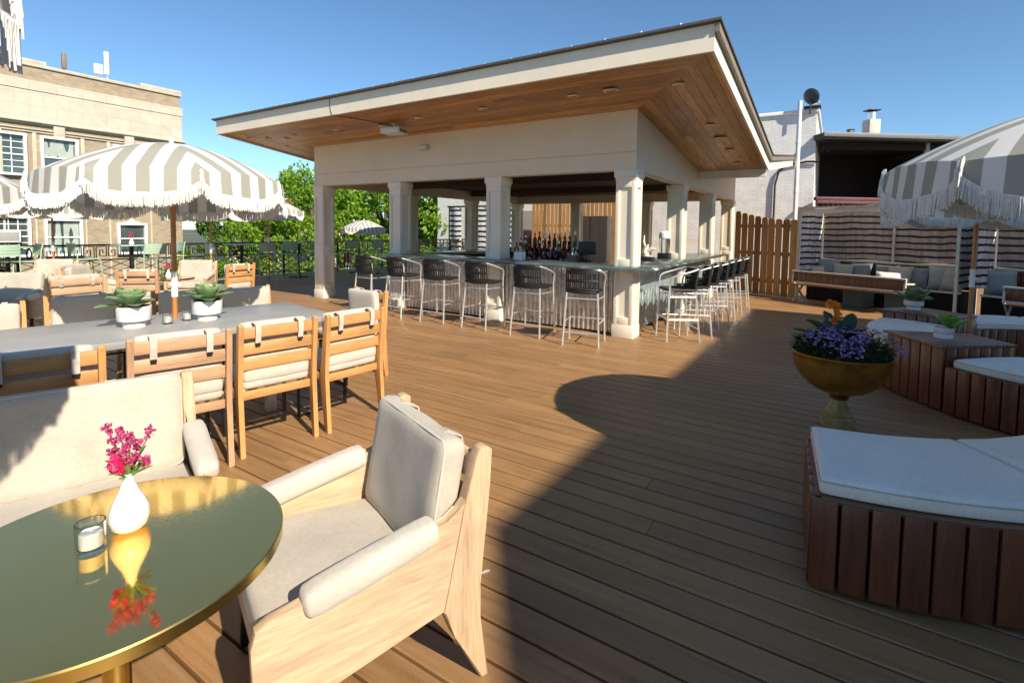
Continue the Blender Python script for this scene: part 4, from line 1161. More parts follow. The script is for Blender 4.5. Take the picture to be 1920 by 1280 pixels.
# ------------------------------------------------------------------ cabanas
cd = Vector((.53, -.85, 0)).normalized(); cdp = Vector((.85, .53, 0)).normalized()
CRZ = math.atan2(cd.y, cd.x)                # local x along the front, local y = inwards
def curtain_mesh(g, p0, p1, z0, z1_, n=60, amp=.03, k=7.0, seed=0):
    p0, p1 = Vector(p0), Vector(p1); d = (p1 - p0); L = d.length; d.normalize(); nn = Vector((-d.y, d.x, 0)); rows = []
    for i in range(n + 1):
        s = L * i / n; row = []
        for j in range(7):
            z = z0 + (z1_ - z0) * j / 6
            o = amp * sin(k * s + 1.3 * sin(2.1 * s + seed)) + .012 * noise.noise(Vector((s * 3, z * 2, seed)))
            row.append(g.bm.verts.new(p0 + d * s + nn * o + Vector((0, 0, z + .012 * sin(5 * s + seed)))))
        rows.append(row)
    for i in range(n):
        for j in range(6): g.bm.faces.new((rows[i][j], rows[i + 1][j], rows[i + 1][j + 1], rows[i][j + 1]))
def m_cloth():
    t = NT('pale_canopy_cloth'); t.base((.62, .58, .52)); t.set(Roughness=.9)
    tr = t.n('ShaderNodeBsdfTranslucent'); tr.inputs['Color'].default_value = (.70, .64, .56, 1)
    ms = t.n('ShaderNodeMixShader'); ms.inputs[0].default_value = .6
    t.l(t.b.outputs[0], ms.inputs[1]); t.l(tr.outputs[0], ms.inputs[2]); t.l(ms.outputs[0], t.N['Material Output'].inputs['Surface']); return t.m
M['canopy_cloth'] = m_cloth()
def make_cabana(loc, L, lab, Hh=2.03, D_=.95):
    t = empty('cabana', loc, CRZ, lab, 'cabana', 'striped cabanas along the right side')
    for x in (0, L):
        for y in (0, D_):
            g = MB(); g.box((x, y, Hh / 2), (.045, .045, Hh)); g.build('post', M['offwhite'], t, 0)
    g = MB(); g.box((L * .52, D_, .90 + (Hh - .90) / 2), (.04, .04, Hh - .94)); g.build('post', M['offwhite'], t, 0)
    g = MB()
    for y in (0, D_): g.box((L / 2, y, Hh + .02), (L + .05, .045, .04))
    for x in (0, L): g.box((x, D_ / 2, Hh + .02), (.045, D_ - .05, .038))
    g.box((L / 2, D_ - .03, .89), (L - .05, .04, .035)); g.box((L / 2, D_ - .62, .44), (L - .05, .05, .035))
    g.build('frame', M['offwhite'], t, 0)
    g = MB(); curtain_mesh(g, (.04, D_ + .03, 0), (L - .04, D_ + .03, 0), .92, Hh - .01, 70, .03, 5.0, L); g.build('back_curtain', M['curtain'], t, 60)
    for x in (.0, L):
        g = MB(); curtain_mesh(g, (x + (.03 if x == 0 else -.03), .04, 0), (x + (.03 if x == 0 else -.03), D_ - .02, 0), .55, Hh - .01, 30, .03, 9.0, x); g.build('side_curtain', M['curtain_pale'], t, 60)
    g = MB(); g.box((L / 2, D_ + .02, .66), (L - .06, .02, .42)); n = int(L / .11)
    for k in range(n): g.box((.05 + (k + .5) * (L - .1) / n, D_ - .005, .66), ((L - .1) / n - .006, .02, .42), 0, .002)
    g.build('seat_back', M['mahogany_z'], t, 30)
    g = MB(); g.box((L / 2, D_ - .30, .21), (L - .06, .58, .40)); g.box((L / 2, D_ - .3, .425), (L - .06, .58, .02)); g.build('seat', M['void'], t, 0)
    g = MB(); curtain_mesh(g, (0, -.02, 0), (L, -.02, 0), Hh - .10, Hh + .0, 40, .008, 6, 2); 
    n = 24
    P = [[g.bm.verts.new((L * i / n, D_ * j / 4, Hh + .045 - .03 * sin(PI * j / 4) - .02 * sin(PI * ((i * 2 / n) % 1)))) for j in range(5)] for i in range(n + 1)]
    for i in range(n):
        for j in range(4): g.bm.faces.new((P[i][j], P[i + 1][j], P[i + 1][j + 1], P[i][j + 1]))
    g.build('canopy_cloth', M['canopy_cloth'], t, 60)
    return t
FL = Vector((6.38, 11.30, 0))
make_cabana(FL, 2.80, 'striped curtain cabana with cushions beside the cedar fence')
FL2 = FL + cd * 3.02
make_cabana(FL2, 2.8, 'striped curtain cabana at the right edge behind the umbrella pole')
def pillow(x, y, z, s, mat, rx, rz, lab, org=FL, rl=0.0):
    p = org + cd * x + cdp * y + Vector((0, 0, z))
    g = MB(); n = 10; a = s / 2
    def vtx(i, j, sg):
        u, v = -1 + 2 * i / n, -1 + 2 * j / n
        th = .075 * s / .45 * ((1 - u ** 4) * (1 - v ** 4)) ** .6
        pin = 1 - .10 * (1 - abs(u * v))
        return Vector((a * u * (1 - .07 * (1 - v * v)), sg * th + .008 * noise.noise(Vector((u * 2, v * 2, x))), a * v * (1 - .07 * (1 - u * u)) + a))
    F = {}
    for sg in (1, -1):
        for i in range(n + 1):
            for j in range(n + 1):
                F[i, j, sg] = g.bm.verts.new(vtx(i, j, sg))
        for i in range(n):
            for j in range(n):
                q = [F[i, j, sg], F[i + 1, j, sg], F[i + 1, j + 1, sg], F[i, j + 1, sg]]
                g.bm.faces.new(q if sg < 0 else list(reversed(q)))
    bmesh.ops.remove_doubles(g.bm, verts=g.bm.verts, dist=.0005)
    o = g.build('throw_pillow', M[mat] if isinstance(mat, str) else mat, None, 60)
    o.location = p; o.rotation_euler = Euler((rx, rl, CRZ + rz)); tag(o, lab, 'pillow', 'pillows on the cabana seats')
    return o
pillow(.28, .72, .44, .46, 'pillow_blue', -.25, .1, 'slate blue pillow leaning at the left end of the left cabana, behind others')
pillow(.62, .60, .44, .42, 'pillow_sage', -.35, .0, 'pale blue grey pillow in front at the left end of the left cabana')
pillow(.92, .74, .44, .44, 'pillow_grey', -.25, -.1, 'dark grey pillow third from the left in the left cabana')
pillow(.15, .48, .44, .38, 'linen_pale', -.6, .5, 'white pillow lying at the far left corner of the left cabana')
pillow(1.42, .74, .44, .42, 'pillow_grey', -.25, .1, 'grey pillow half hidden left of the sand coloured one')
pillow(1.68, .60, .44, .44, 'pillow_tan', -.35, .0, 'sand coloured pillow in the middle of the left cabana')
pillow(1.93, .72, .44, .42, 'pillow_grey', -.28, -.1, 'striped dark grey pillow right of the sand coloured one')
pillow(2.38, .70, .44, .46, 'pillow_sage', -.25, .15, 'sage grey pillow at the right end of the left cabana, leaning behind another')
pillow(2.55, .55, .44, .42, 'pillow_sage', -.35, -.3, 'sage grey pillow in front at the right end of the left cabana')
pillow(.22, .60, .44, .46, 'pillow_blue', -.2, .5, 'slate blue pillow turned edgewise at the left end of the right cabana', FL2)
pillow(.75, .70, .44, .48, 'pillow_blue', -.3, 0, 'wide slate blue pillow in the right cabana', FL2)
pillow(1.22, .72, .44, .46, 'pillow_blue', -.3, 0, 'slate blue pillow cut by the right edge in the right cabana', FL2)

# slatted settees with crossed legs in front of the cabanas
def make_settee(loc, L, rz, lab, grp='settees with crossed legs'):
    t = empty('settee', loc, rz, lab, 'settee', grp)      # local x along, back at y=0, seat towards +y
    g = MB(); n = int(L / .10)
    for k in range(n): g.box(((k + .5) * L / n, 0, .57), (L / n - .004, .018, .20), 0, .002)
    g.build('back_boards', m_wood('chestnut_z', (.13, .042, .018), 2, var=.4, rough=.35, coat=.3), t, 30)
    g = MB(); g.box((L / 2, 0, .685), (L + .04, .06, .028), 0, .003); g.box((L / 2, -.003, .455), (L + .03, .05, .03), 0, .003); g.build('rail', M['offwhite'], t, 30)
    g = MB(); g.box((L / 2, .24, .40), (L, .42, .03), 0, .003); g.build('seat', M['mahogany_x'], t, 30)
    for x in (.0, L):
        for s in (-1, 1):
            g = MB(); g.beam((x + s * .012, .24 - s * .25, .02), (x + s * .012, .24 + s * .22, .48), .022, .045); g.build('leg', M['offwhite'], t, 30)
        g = MB(); g.beam((x, -.01, .43), (x, .02, .69), .03, .04); g.build('upright', M['offwhite'], t, 30)
        g = MB(); g.beam((x, 0, .60), (x, .42, .58), .03, .03); g.build('arm', M['offwhite'], t, 30)
    return t
se = Vector((6.05, 10.85, 0)); sdv = Vector((.50, -.866, 0))
make_settee(se, 2.05, math.atan2(sdv.y, sdv.x), 'slatted settee with crossed white legs, its back to us, before the left cabana')
st2 = make_settee(FL2 - cdp * .55 + cd * .55, 2.0, math.atan2(cd.y, cd.x), 'slatted settee with white rails cut by the right edge before the right cabana')
p_ = se + sdv * 1.85 + Vector((.13, .08, 0))
o = pillow(0, 0, 0, .40, 'cush_white', -.5, .3, 'white pillow lying on the right end of the settee before the left cabana', Vector((7.05, 9.46, .43)))
for k, q in enumerate((1.0, 1.75)):
    p = se + sdv * q + Vector((.866, .5, 0)) * .62
    t = empty('pouf', p, CRZ, ('green grey cube pouf under the middle of the settee before the left cabana', 'green grey cube pouf under the right end of the settee before the left cabana')[k], 'pouf', 'poufs before the left cabana')
    g = MB(); g.cushion((.42, .42, .40), Matrix.Translation((0, 0, .20)), r=.04, puff=.01); g.build('cover', M['pouf'], t, 60)

# ------------------------------------------------------------------ cedar picket fence
def fence(name, p0, p1, h0, h1, lab, gap_=.03, wave=True, both=False):
    p0, p1 = Vector((*p0, 0)), Vector((*p1, 0)); d = p1 - p0; L = d.length; rz = math.atan2(d.y, d.x)
    t = empty(name, p0, rz, lab, 'fence'); n = int(L / .17); g = MB()
    bw_ = L / n - gap_
    for k in range(n):
        s = (k + .5) / n; x = s * L
        if wave: h = h1 + (h0 - h1) * (1 - s) ** 2
        else: h = h0 + (h1 - h0) * s
        e = bw_ / 2; c = .03
        g.prism([(x - e, .02), (x + e, .02), (x + e, h - c), (x + e - c, h), (x - e + c, h), (x - e, h - c)], .02, Matrix(((1, 0, 0, 0), (0, 0, 1, -.01 + random.uniform(-.004, .004)), (0, 1, 0, 0), (0, 0, 0, 1))))
        if both: 
            x2 = x + (bw_ + gap_) / 2
            g.prism([(x2 - e, .02), (x2 + e, .02), (x2 + e, h - c), (x2 + e - c, h), (x2 - e + c, h), (x2 - e, h - c)], .02, Matrix(((1, 0, 0, 0), (0, 0, 1, .07), (0, 1, 0, 0), (0, 0, 0, 1))))
    g.build('pickets', M['fence_z'], t, 0)
    g = MB()
    for z in (.35, 1.0, 1.65): g.box((L / 2, .035, z), (L, .035, .085), 0, .003)
    g.build('rails', M['fence_z'], t, 30)
    return t
fence('picket_fence', (5.60, 12.76), (6.40, 11.38), 2.04, 1.79, 'cedar picket fence with a curved top between the pavilion and the cabana')
fence('picket_fence', (.80, 20.9), (3.85, 18.95), 3.0, 3.0, 'bright cedar fence seen through the back of the bar', wave=False)
for k, (q, w_) in enumerate((((2.55, 18.1), .62), ((3.1, 17.75), .62))):
    t = empty('grey_cabinet', (*q, 0), face(-vf.x, -vf.y), ('tall grey cabinet seen through the bar, the left of two', 'tall grey cabinet seen through the bar, the right of two')[k], 'cabinet', 'grey cabinets behind the bar')
    g = MB(); g.box((0, 0, 1.0), (w_, .4, 1.96), 0, .006); g.build('body', M['grey_board'], t, 30)
    g = MB(); g.box((-w_ / 4 - .002, .205, 1.0), (w_ / 2 - .012, .014, 1.9), 0, .003); g.box((w_ / 4 + .002, .205, 1.0), (w_ / 2 - .012, .014, 1.9), 0, .003); g.build('door', M['grey_board'], t, 30)

# ------------------------------------------------------------------ white painted brick building, dish, pipe
e1 = -uf; wb0 = Vector((8.55, 14.5, 0))                # right hand corner of the face; local x = uf (left), local y = -vf (front)
wb0 = Vector((9.55, 16.2, -.175))
wb = empty('white_brick_building', wb0, PRZ, 'white painted brick building behind the cedar fence', 'building')
g = MB(); g.box((7.0, -3.0, .2), (14.0, 6.0, 9.4)); g.build('wall', M['white_brick'], wb, 0)
g = MB(); g.box((7.0, -3.0, 4.95), (14.12, 6.12, .10), 0, .01); g.build('coping', M['white_paint'], wb, 30)
g = MB(); g.box((.12, -.02, 5.03), (.42, .4, .06), 0, .01); g.build('parapet_cap', M['black'], wb, 30)
g = MB(); g.box((2.55, .01, 3.0), (.34, .06, .30), 0, .004); w = g.build('window', M['white_paint'], wb, 30); g = MB(); g.box((2.55, .042, 3.0), (.26, .01, .22)); g.build('pane', M['pane'], w, 0)
g = MB(); g.box((2.55, .05, 2.80), (.42, .12, .05), 0, .004); g.build('sill', M['white_paint'], w, 30)
g = MB(); g.box((9.2, .02, 1.1), (1.0, .05, 2.2)); g.build('door', M['grey_board'], wb, 0)
wb.scale = (1.117,) * 3
g = MB(); g.tube([(.98, .05, -.0), (.98, .05, 2.9), (.90, .05, 3.25), (.75, .05, 3.42), (.2, .05, 3.52), (-.1, .05, 3.5)], .03, 6); g.build('cable', M['black'], wb)
pp = empty('white_pipe', Vector((7.62, 13.72, 0)), 0, 'tall white vent pipe in front of the white brick wall', 'pipe')
g = MB(); g.tube([(0, 0, 0), (0, 0, 5.0)], .055, 14); g.build('pipe', M['white_paint'], pp)
g = MB()
for z in (1.2, 2.6, 3.9): g.lathe([(.056, -.03), (.066, -.03), (.066, .03), (.056, .03)], seg=16, c=(0, 0, z))
g.build('coupling', M['white_paint'], pp, 30)
dish = empty('satellite_dish', Vector((9.28, 16.1, 5.2)), R(-60), 'dark satellite dish on the parapet of the white building', 'satellite dish')
Mx = rotM((0, 0, .55), R(-68), 0, 0)
g = MB(); g.lathe([(.001, -.05), (.12, -.042), (.20, -.015), (.245, .012), (.25, .012), (.205, -.022), (.12, -.05), (.001, -.06)], seg=32, M=Mx); g.build('reflector', m_plain('dish_grey', (.06, .065, .075), .5), dish, 60)
g = MB(); g.tube([(0, -.02, 0), (0, -.02, .3), (0, .0, .5)], .022, 8); g.build('mast', M['black'], dish)
g = MB(); g.tube([(0, .06, .30), (.0, .40, .40)], .012, 6); g.box((0, .42, .42), (.06, .09, .06), 0, .01); g.build('receiver_arm', M['grey_board'], dish)

# ------------------------------------------------------------------ covered porch building on the right
pb = empty('porch_building', (9.62, 16.1, -.175), R(4), 'dark covered porch with a flat roof and maroon railing beside the white building', 'building')
pb.scale = (1.117,) * 3
g = MB(); g.box((2.9, 2.2, 4.18), (6.0, 5.0, .16), 0, .01); g.build('roof', M['roof_metal'], pb, 30)
g = MB(); g.box((2.9, -.325, 4.21), (6.05, .05, .12), 0, .004); g.build('eave_trim', m_plain('grey_eave', (.14, .15, .155), .5), pb, 30)
g = MB(); g.box((2.1, .1, 3.98), (4.0, .12, .16), 0, .004); g.build('beam', M['void'], pb, 30)
g = MB(); g.box((2.9, 3.4, 1.8), (6.0, .2, 4.6)); g.box((5.2, 1.6, 1.8), (1.5, 3.2, 4.6)); g.build('wall', m_plain('porch_brown', (.035, .022, .018), .8), pb, 0)
g = MB(); g.box((2.9, 1.6, .9), (6.0, 3.4, 2.3)); g.build('lower_wall', m_plain('porch_base', (.10, .09, .085), .8), pb, 0)
g = MB(); g.box((3.25, .05, 3.2), (.10, .10, 1.8), 0, .004); g.build('post', M['grey_board'], pb, 30)
g = MB(); g.box((1.4, -.12, 2.46), (3.1, .12, .10), 0, .006); g.box((1.4, -.12, 2.06), (3.1, .08, .05))
for k in range(20): g.box((-.05 + k * .152, -.12, 2.26), (.05, .05, .36))
g.build('railing', M['maroon'], pb, 30)
g = MB(); g.box((1.4, -.22, 2.36), (3.1, .03, .08), 0, .004); g.build('rail_board', M['maroon'], pb, 30)
g = MB(); g.lathe([(.001, 0), (.06, 0), (.05, -.05), (.03, -.08), (.001, -.1)], seg=14, c=(1.3, 1.5, 4.08)); g.build('porch_lamp', M['black'], pb)
ch = empty('chimney', (12.6, 18.1, 4.55), R(4), 'pale rendered chimney with a metal cowl above the porch roof', 'chimney')
g = MB(); g.box((0, 0, .45), (.40, .36, .98), 0, .008); g.build('stack', m_plain('pale_render', (.50, .48, .41), .85, 0, .12), ch, 30)
g = MB(); g.lathe([(.12, .94), (.12, 1.20)], seg=18); g.build('flue', M['alu'], ch)
g = MB(); g.box((0, 0, 1.27), (.40, .36, .04), 0, .01); 
for sx in (-1, 1): g.box((sx * .11, 0, 1.225), (.02, .02, .07))
g.build('cowl', M['black'], ch, 30)
vt = empty('vent_stub', (11.75, 17.9, 4.45), 0, 'small black vent stub on the roof left of the chimney', 'vent'); g = MB(); g.box((0, 0, .32), (.17, .15, .64), 0, .01); g.box((0, 0, .65), (.2, .18, .03)); g.build('stub', M['black'], vt, 30)
ur2 = empty('upper_roof', (11.9, 18.3, 4.5), R(4), 'low upper roof strip in front of the chimney', 'roof'); g = MB(); g.box((0, 0, .10), (2.4, 2.0, .12), R(0), .01); g.build('slab', M['roof_metal'], ur2, 30)

# ------------------------------------------------------------------ rear cabana seen through the bar
rc = empty('cabana', (-2.9, 23.1, 0), PRZ + PI, 'distant cabana with black and white striped curtains seen through the bar', 'cabana', 'striped cabanas along the right side')
rc.scale = (1.15,) * 3
g = MB(); curtain_mesh(g, (0, 0, 0), (.62, 0, 0), .2, 2.1, 24, .04, 9, 1); curtain_mesh(g, (1.0, 0, 0), (3.2, 0, 0), .2, 2.1, 40, .04, 9, 2); g.build('curtain', m_curtain('bw_curtain', (.62, .62, .62), (.02, .02, .02), .2, .4), rc, 60)
g = MB(); g.box((1.6, 0, 2.14), (3.3, .06, .06)); 
for x in (0, 1.0, 3.2): g.box((x, .06, 1.07), (.06, .06, 2.14))
g.build('frame', M['black_metal'], rc, 0)
# ------------------------------------------------------------------ wrought iron railing along the left edge
RB = Vector((-8.63, 13.0, 0)); RRZ = math.atan2(vf.y, vf.x)    # local x along vf
rail = empty('railing', RB, RRZ, 'black wrought iron railing with greek key panels along the deck edge', 'railing')
s0, s1, Hr = -9.0, 17.0, 1.0
g = MB(); g.box(((s0 + s1) / 2, 0, Hr), (s1 - s0, .06, .04), 0, .004); g.box(((s0 + s1) / 2, 0, .66), (s1 - s0, .03, .03)); g.box(((s0 + s1) / 2, 0, .10), (s1 - s0, .03, .03))
g.build('rail', M['iron'], rail, 30)
per = 2.0; x = s0
npan = int((s1 - s0) / per)
def bar(g, a, b, w=.026): g.beam((a[0], 0, a[1]), (b[0], 0, b[1]), .014, w, up=(0, 1, 0))
for p in range(npan):
    x0 = s0 + p * per
    g = MB(); g.box((x0, 0, .49), (.05, .05, .98)); g.box((x0 + .36, 0, .80), (.03, .03, .36)); g.build('post', M['iron'], rail, 0)
    g = MB()
    # crossing ellipses bay
    for c in (.12, .24):
        g.tube([(x0 + c + .10 * cos(k * PI / 10), 0, .83 + .14 * sin(k * PI / 10)) for k in range(20)], .013, 4, True)
    # key bays
    nb = 7; bw2 = (per - .38) / nb
    for k in range(nb):
        a = x0 + .38 + k * bw2 + .02; b = a + bw2 - .04; zt, zb = .965, .695
        if k % 2 == 0: P = [(a, zb), (a, zt), (b, zt), (b, zb + .05), (a + .065, zb + .05), (a + .065, zt - .08), (b - .065, zt - .08), (b - .065, zb + .12)]
        else: P = [(b, zb), (b, zt), (a, zt), (a, zb + .05), (b - .065, zb + .05), (b - .065, zt - .08), (a + .065, zt - .08), (a + .065, zb + .12)]
        for q in range(len(P) - 1): bar(g, P[q], P[q + 1])
    # lattice below: flattened diamonds
    nd = 5; dw = (per - .05) / nd
    for k in range(nd):
        for r in range(3):
            a = x0 + .03 + k * dw; z0 = .12 + r * .175; h_ = .175
            bar(g, (a, z0), (a + dw, z0 + h_), .019); bar(g, (a, z0 + h_), (a + dw, z0), .019)
    for k in range(1, nd): 
        if k % 2: bar(g, (x0 + .03 + k * dw, .1), (x0 + .03 + k * dw, .66), .014)
    g.build('key_panel', M['iron'], rail, 0)

# ------------------------------------------------------------------ green bar height chairs and tables by the railing
GG = 'sage green bar height chairs by the railing'
def make_green():
    t = empty('bar_chair', (0, 0, 0), 0, 'x', 'bar chair', GG); zs_ = .74
    for sx in (-1, 1):
        g = MB(); g.tube([(sx * .23, -.24, 0), (sx * .215, -.19, zs_), (sx * .212, -.215, .95), (sx * .205, -.245, 1.08)], .012, 7); g.build('rear_leg', M['green_metal'], t)
        g = MB(); g.tube([(sx * .24, .24, 0), (sx * .225, .20, .66), (sx * .218, .185, zs_ - .02), (sx * .215, .13, zs_), (sx * .215, -.19, zs_ - .01)], .012, 7); g.build('front_leg', M['green_metal'], t)
    g = MB(); g.tube([(-.235, .215, .30), (.235, .215, .30)], .009, 6); g.tube([(-.225, -.22, .22), (.225, -.22, .22)], .009, 6)
    for sx in (-1, 1): g.tube([(sx * .225, -.215, .26), (sx * .237, .22, .28)], .009, 6)
    g.build('footrest', M['green_metal'], t)
    g = MB(); n = 7
    for k in range(n): g.box((0, -.17 + k * .056, zs_ + .004 - .012 * sin(PI * k / (n - 1))), (.42, .05, .006), 0, .002)
    g.build('seat', M['green_metal'], t, 30)
    g = MB()
    for k in range(4):
        z = .875 + k * .057; y = -.205 - (z - .8) * .13
        m = 6; 
        P = [[g.bm.verts.new((-.205 + .41 * i / m, y - .03 * (1 - (2 * i / m - 1) ** 2) + d, z + e)) for (d, e) in ((0, -.027), (0, .027), (-.005, .027), (-.005, -.027))] for i in range(m + 1)]
        for i in range(m):
            for q in range(4): g.bm.faces.new((P[i][q], P[i][(q + 1) % 4], P[i + 1][(q + 1) % 4], P[i + 1][q]))
    g.build('backrest', M['green_metal'], t, 40)
    return t
gc = make_green(); gfirst = True
def make_bartable():
    t = empty('bar_table', (0, 0, 0), 0, 'x', 'bar table', 'sage green bar height tables by the railing')
    g = MB(); g.box((0, 0, 1.01), (.62, .62, .02), 0, .006); g.build('top', M['green_metal'], t, 30)
    g = MB(); g.tube([(0, 0, .02), (0, 0, 1.0)], .035, 10); g.build('column', M['iron'], t)
    g = MB(); g.box((0, 0, .012), (.6, .06, .024), R(45), .004); g.box((0, 0, .016), (.6, .06, .024), R(-45), .004); g.build('base', M['iron'], t, 30)
    return t
bt = make_bartable(); tfirst = True
inn = Vector((.843, -.538, 0))
def railpt(px, off):
    """spot on a line parallel to the railing, off metres inside it, in the viewing direction px"""
    b = RB + inn * off; k = (px - 960) / 949.66
    s = (k * b.y - b.x) / (vf.x - k * vf.y); return b + vf * s
def gchair(px, off, dx, dy, lab):
    global gfirst
    p = railpt(px, off); rz = face(dx, dy)
    if gfirst: gc.location = p; gc.rotation_euler = (0, 0, rz); gc['label'] = lab; gfirst = False
    else: dup(gc, p, rz, lab)
def gtable(px, off, lab):
    global tfirst
    p = railpt(px, off)
    if tfirst: bt.location = p; bt.rotation_euler = (0, 0, RRZ); bt['label'] = lab; tfirst = False
    else: dup(bt, p, RRZ, lab)
    return p
cr_ = inn
gchair(0, .95, *(-inn.xy), 'green bar chair cut by the left edge of the photo')
gchair(42, .85, *(-vf.xy), 'green bar chair seen sideways near the left edge, facing left')
gtable(12, .75, 'green bar table at the left edge among green chairs')
gchair(158, .75, *(vf.xy), 'sunlit green bar chair seen sideways, facing right, left of the flower table')
tp1 = gtable(246, .8, 'green bar table with a small white flower vase, before the left building')
gchair(282, 1.45, *(-inn.xy), 'sunlit green bar chair with its broad back to us, just right of the flower table')
gchair(318, .7, *(-vf.xy), 'sunlit green bar chair right beside the umbrella pole')
v3 = copy_tree(va); v3.location = tp1 + Vector((0, 0, 1.02)); v3.scale = (1.1, 1.1, 1.1); v3['label'] = 'white vase with red flowers on the green bar table by the railing'
gchair(412, 2.3, *(vf.xy), 'shaded green bar chair seen sideways, first right of the umbrella pole')
gtable(452, 1.5, 'shaded green bar table between the big umbrella and the pavilion')
gchair(492, 2.0, *(-inn.xy), 'shaded green bar chair with its back to us, nearest one left of the pavilion')
gchair(534, 1.7, *(-inn.xy), 'shaded green bar chair with its back to us, next to the nearest one')
gchair(582, 1.5, *(-vf.xy), 'shaded green bar chair just left of the leftmost pavilion column')
gtable(560, 1.1, 'shaded green bar table just left of the leftmost pavilion column')
gchair(652, 2.0, *(-inn.xy), 'dark green bar chair left of the small umbrella pole, between pavilion columns')
gchair(700, 2.0, *(-inn.xy), 'dark green bar chair right of the small umbrella pole, between pavilion columns')
gtable(672, 1.2, 'dark green bar table under the small far umbrella')
p = railpt(608, 1.6)
b = empty('red_cloth', p, RRZ, 'red and white cloth hanging beside the leftmost pavilion column', 'cloth'); 
p = railpt(650, 1.45); b.location = p + V(0, 0, 0)
g = MB(); curtain_mesh(g, (-.12, 0, 0), (.12, 0, 0), .38, .74, 10, .015, 30, 3); g.build('cloth', M['red_cloth'], b, 60)

# ------------------------------------------------------------------ tan brick building on the left
tb = empty('tan_brick_building', (-15.35, 23.6, 0), math.atan2(-vf.y, -vf.x), 'tan brick building with pale limestone bands and white sash windows at the left', 'building')
Lb = 16.0
g = MB(); g.box((Lb / 2, -6, .4), (Lb, 12, 9.8)); g.build('lower_wall', M['tan_brick'], tb, 0)
g = MB(); g.box((Lb / 2, -6, 5.865), (Lb + .1, 12.1, 1.13)); g.build('stone_band', M['limestone'], tb, 0)
g = MB(); g.box((Lb / 2, -6, 6.62), (Lb + .16, 12.16, .36)); g.build('upper_band', M['limestone'], tb, 0)
g = MB(); g.box((Lb / 2, -6, 7.06), (Lb, 12, .52)); g.build('parapet', M['tan_brick'], tb, 0)
g = MB(); g.box((Lb / 2, -6, 7.38), (Lb + .14, 12.14, .12), 0, .01)
g.box((.75, -.2, 7.51), (1.6, .52, .13), 0, .01); g.box((5.2, -.2, 7.51), (1.1, .52, .13), 0, .01); g.build('coping', M['limestone_plain'], tb, 30)
g = MB(); g.box((Lb / 2, -5.9, 5.27), (Lb + .4, 12.2, .07), 0, .01); g.box((Lb / 2, -5.95, 5.2), (Lb + .26, 12.1, .07), 0, .01); g.box((Lb / 2, .04, 5.0), (Lb, .05, .04)); g.box((Lb / 2, .04, 4.9), (Lb, .06, .035))
g.build('cornice', M['limestone_plain'], tb, 30)
for x in (2.05, 4.36, 6.75, 9.1):
    g = MB(); g.box((x, .07, 4.98), (.34, .14, .46), 0, .02); g.build('keystone', M['limestone_plain'], tb, 30)
g = MB()
for x in (1.28, 2.8, 3.6, 5.12, 6.0, 7.4): g.box((x, .02, .2), (.06, .05, 9.3), 0, .006)
for x in (2.05, 4.36, 6.75):
    for s in (-1, 1): g.box((x + s * .72, .025, 4.0), (.10, .06, 1.75), 0, .008)
g.build('pilaster_strip', M['limestone_plain'], tb, 30)
def sash(x0, x1, z0, z1_, grid, lab=None, curtain=None, ped=False):
    xm, zm, w, h = (x0 + x1) / 2, (z0 + z1_) / 2, x1 - x0, z1_ - z0
    g = MB(); f = .085
    g.box((x0 + f / 2, .08, zm), (f, .20, h), 0, .006); g.box((x1 - f / 2, .08, zm), (f, .20, h), 0, .006)
    g.box((xm, .08, z1_ - f / 2), (w - 2 * f, .198, f), 0, .006); g.box((xm, .09, z0 + f / 2), (w - 2 * f, .22, f), 0, .006)
    g.box((xm, .03, zm), (w - 2 * f, .07, .05), 0, .004)
    if grid:
        nx, nz = grid
        for k in range(1, nx): g.box((x0 + f + (w - 2 * f) * k / nx, .028, zm), (.026, .04, h - 2 * f))
        for k in range(1, nz): 
            if k * 2 != nz: g.box((xm, .029, z0 + f + (h - 2 * f) * k / nz), (w - 2 * f, .038, .026))
    if ped: g.prism([(-.42, 0), (.42, 0), (.1, .12), (0, .30), (-.1, .12)], .06, Matrix(((1, 0, 0, xm), (0, 0, 1, .03), (0, 1, 0, z1_ - .02), (0, 0, 0, 1))))
    fr = g.build('window', M['white_paint'], tb, 30)
    g = MB(); g.box((xm, .005, zm), (w - .1, .016, h - .1)); g.build('pane', M['pane'], fr, 0)
    if curtain:
        g = MB(); curtain_mesh(g, (x0 + .1, .016, 0), (x1 - .1, .016, 0), z0 + curtain[0] * h, z0 + curtain[1] * h, 30, .006, 24, x0); g.build('curtain', M['curtain_green'], fr, 60)
for k, x in enumerate((1.5, 3.8, 5.33)):
    sash(x, x + 1.14, 3.22, 4.78, None if k == 1 else (3, 6) if k == 2 else None, curtain=(.5, .93) if k == 1 else None)
sash(1.5, 2.58, .2, 1.52, None, ped=True); sash(3.75, 4.92, .2, 1.66, None, curtain=(.02, .95), ped=True); sash(5.3, 6.5, .2, 1.74, (4, 6))
ac_ = empty('air_conditioner', tb.location + Matrix.Rotation(tb.rotation_euler.z, 3, 'Z') @ V(5.95, .15, .78), tb.rotation_euler.z, 'window air conditioner in the lower left sash window', 'air conditioner')
g = MB(); g.box((0, 0, .2), (.62, .36, .42), 0, .01); g.build('case', M['white_paint'], ac_, 30)
g = MB()
for k in range(9): g.box((0, .182, .05 + k * .036), (.54, .006, .018))
g.build('grille', M['black'], ac_, 0)
def roofloc(x, y, z): return tb.location + Matrix.Rotation(tb.rotation_euler.z, 3, 'Z') @ V(x, y, z)
a1 = empty('antenna', roofloc(2.55, -.6, 7.4), tb.rotation_euler.z, 'white cell antenna with a box on the roof edge of the tan building', 'antenna')
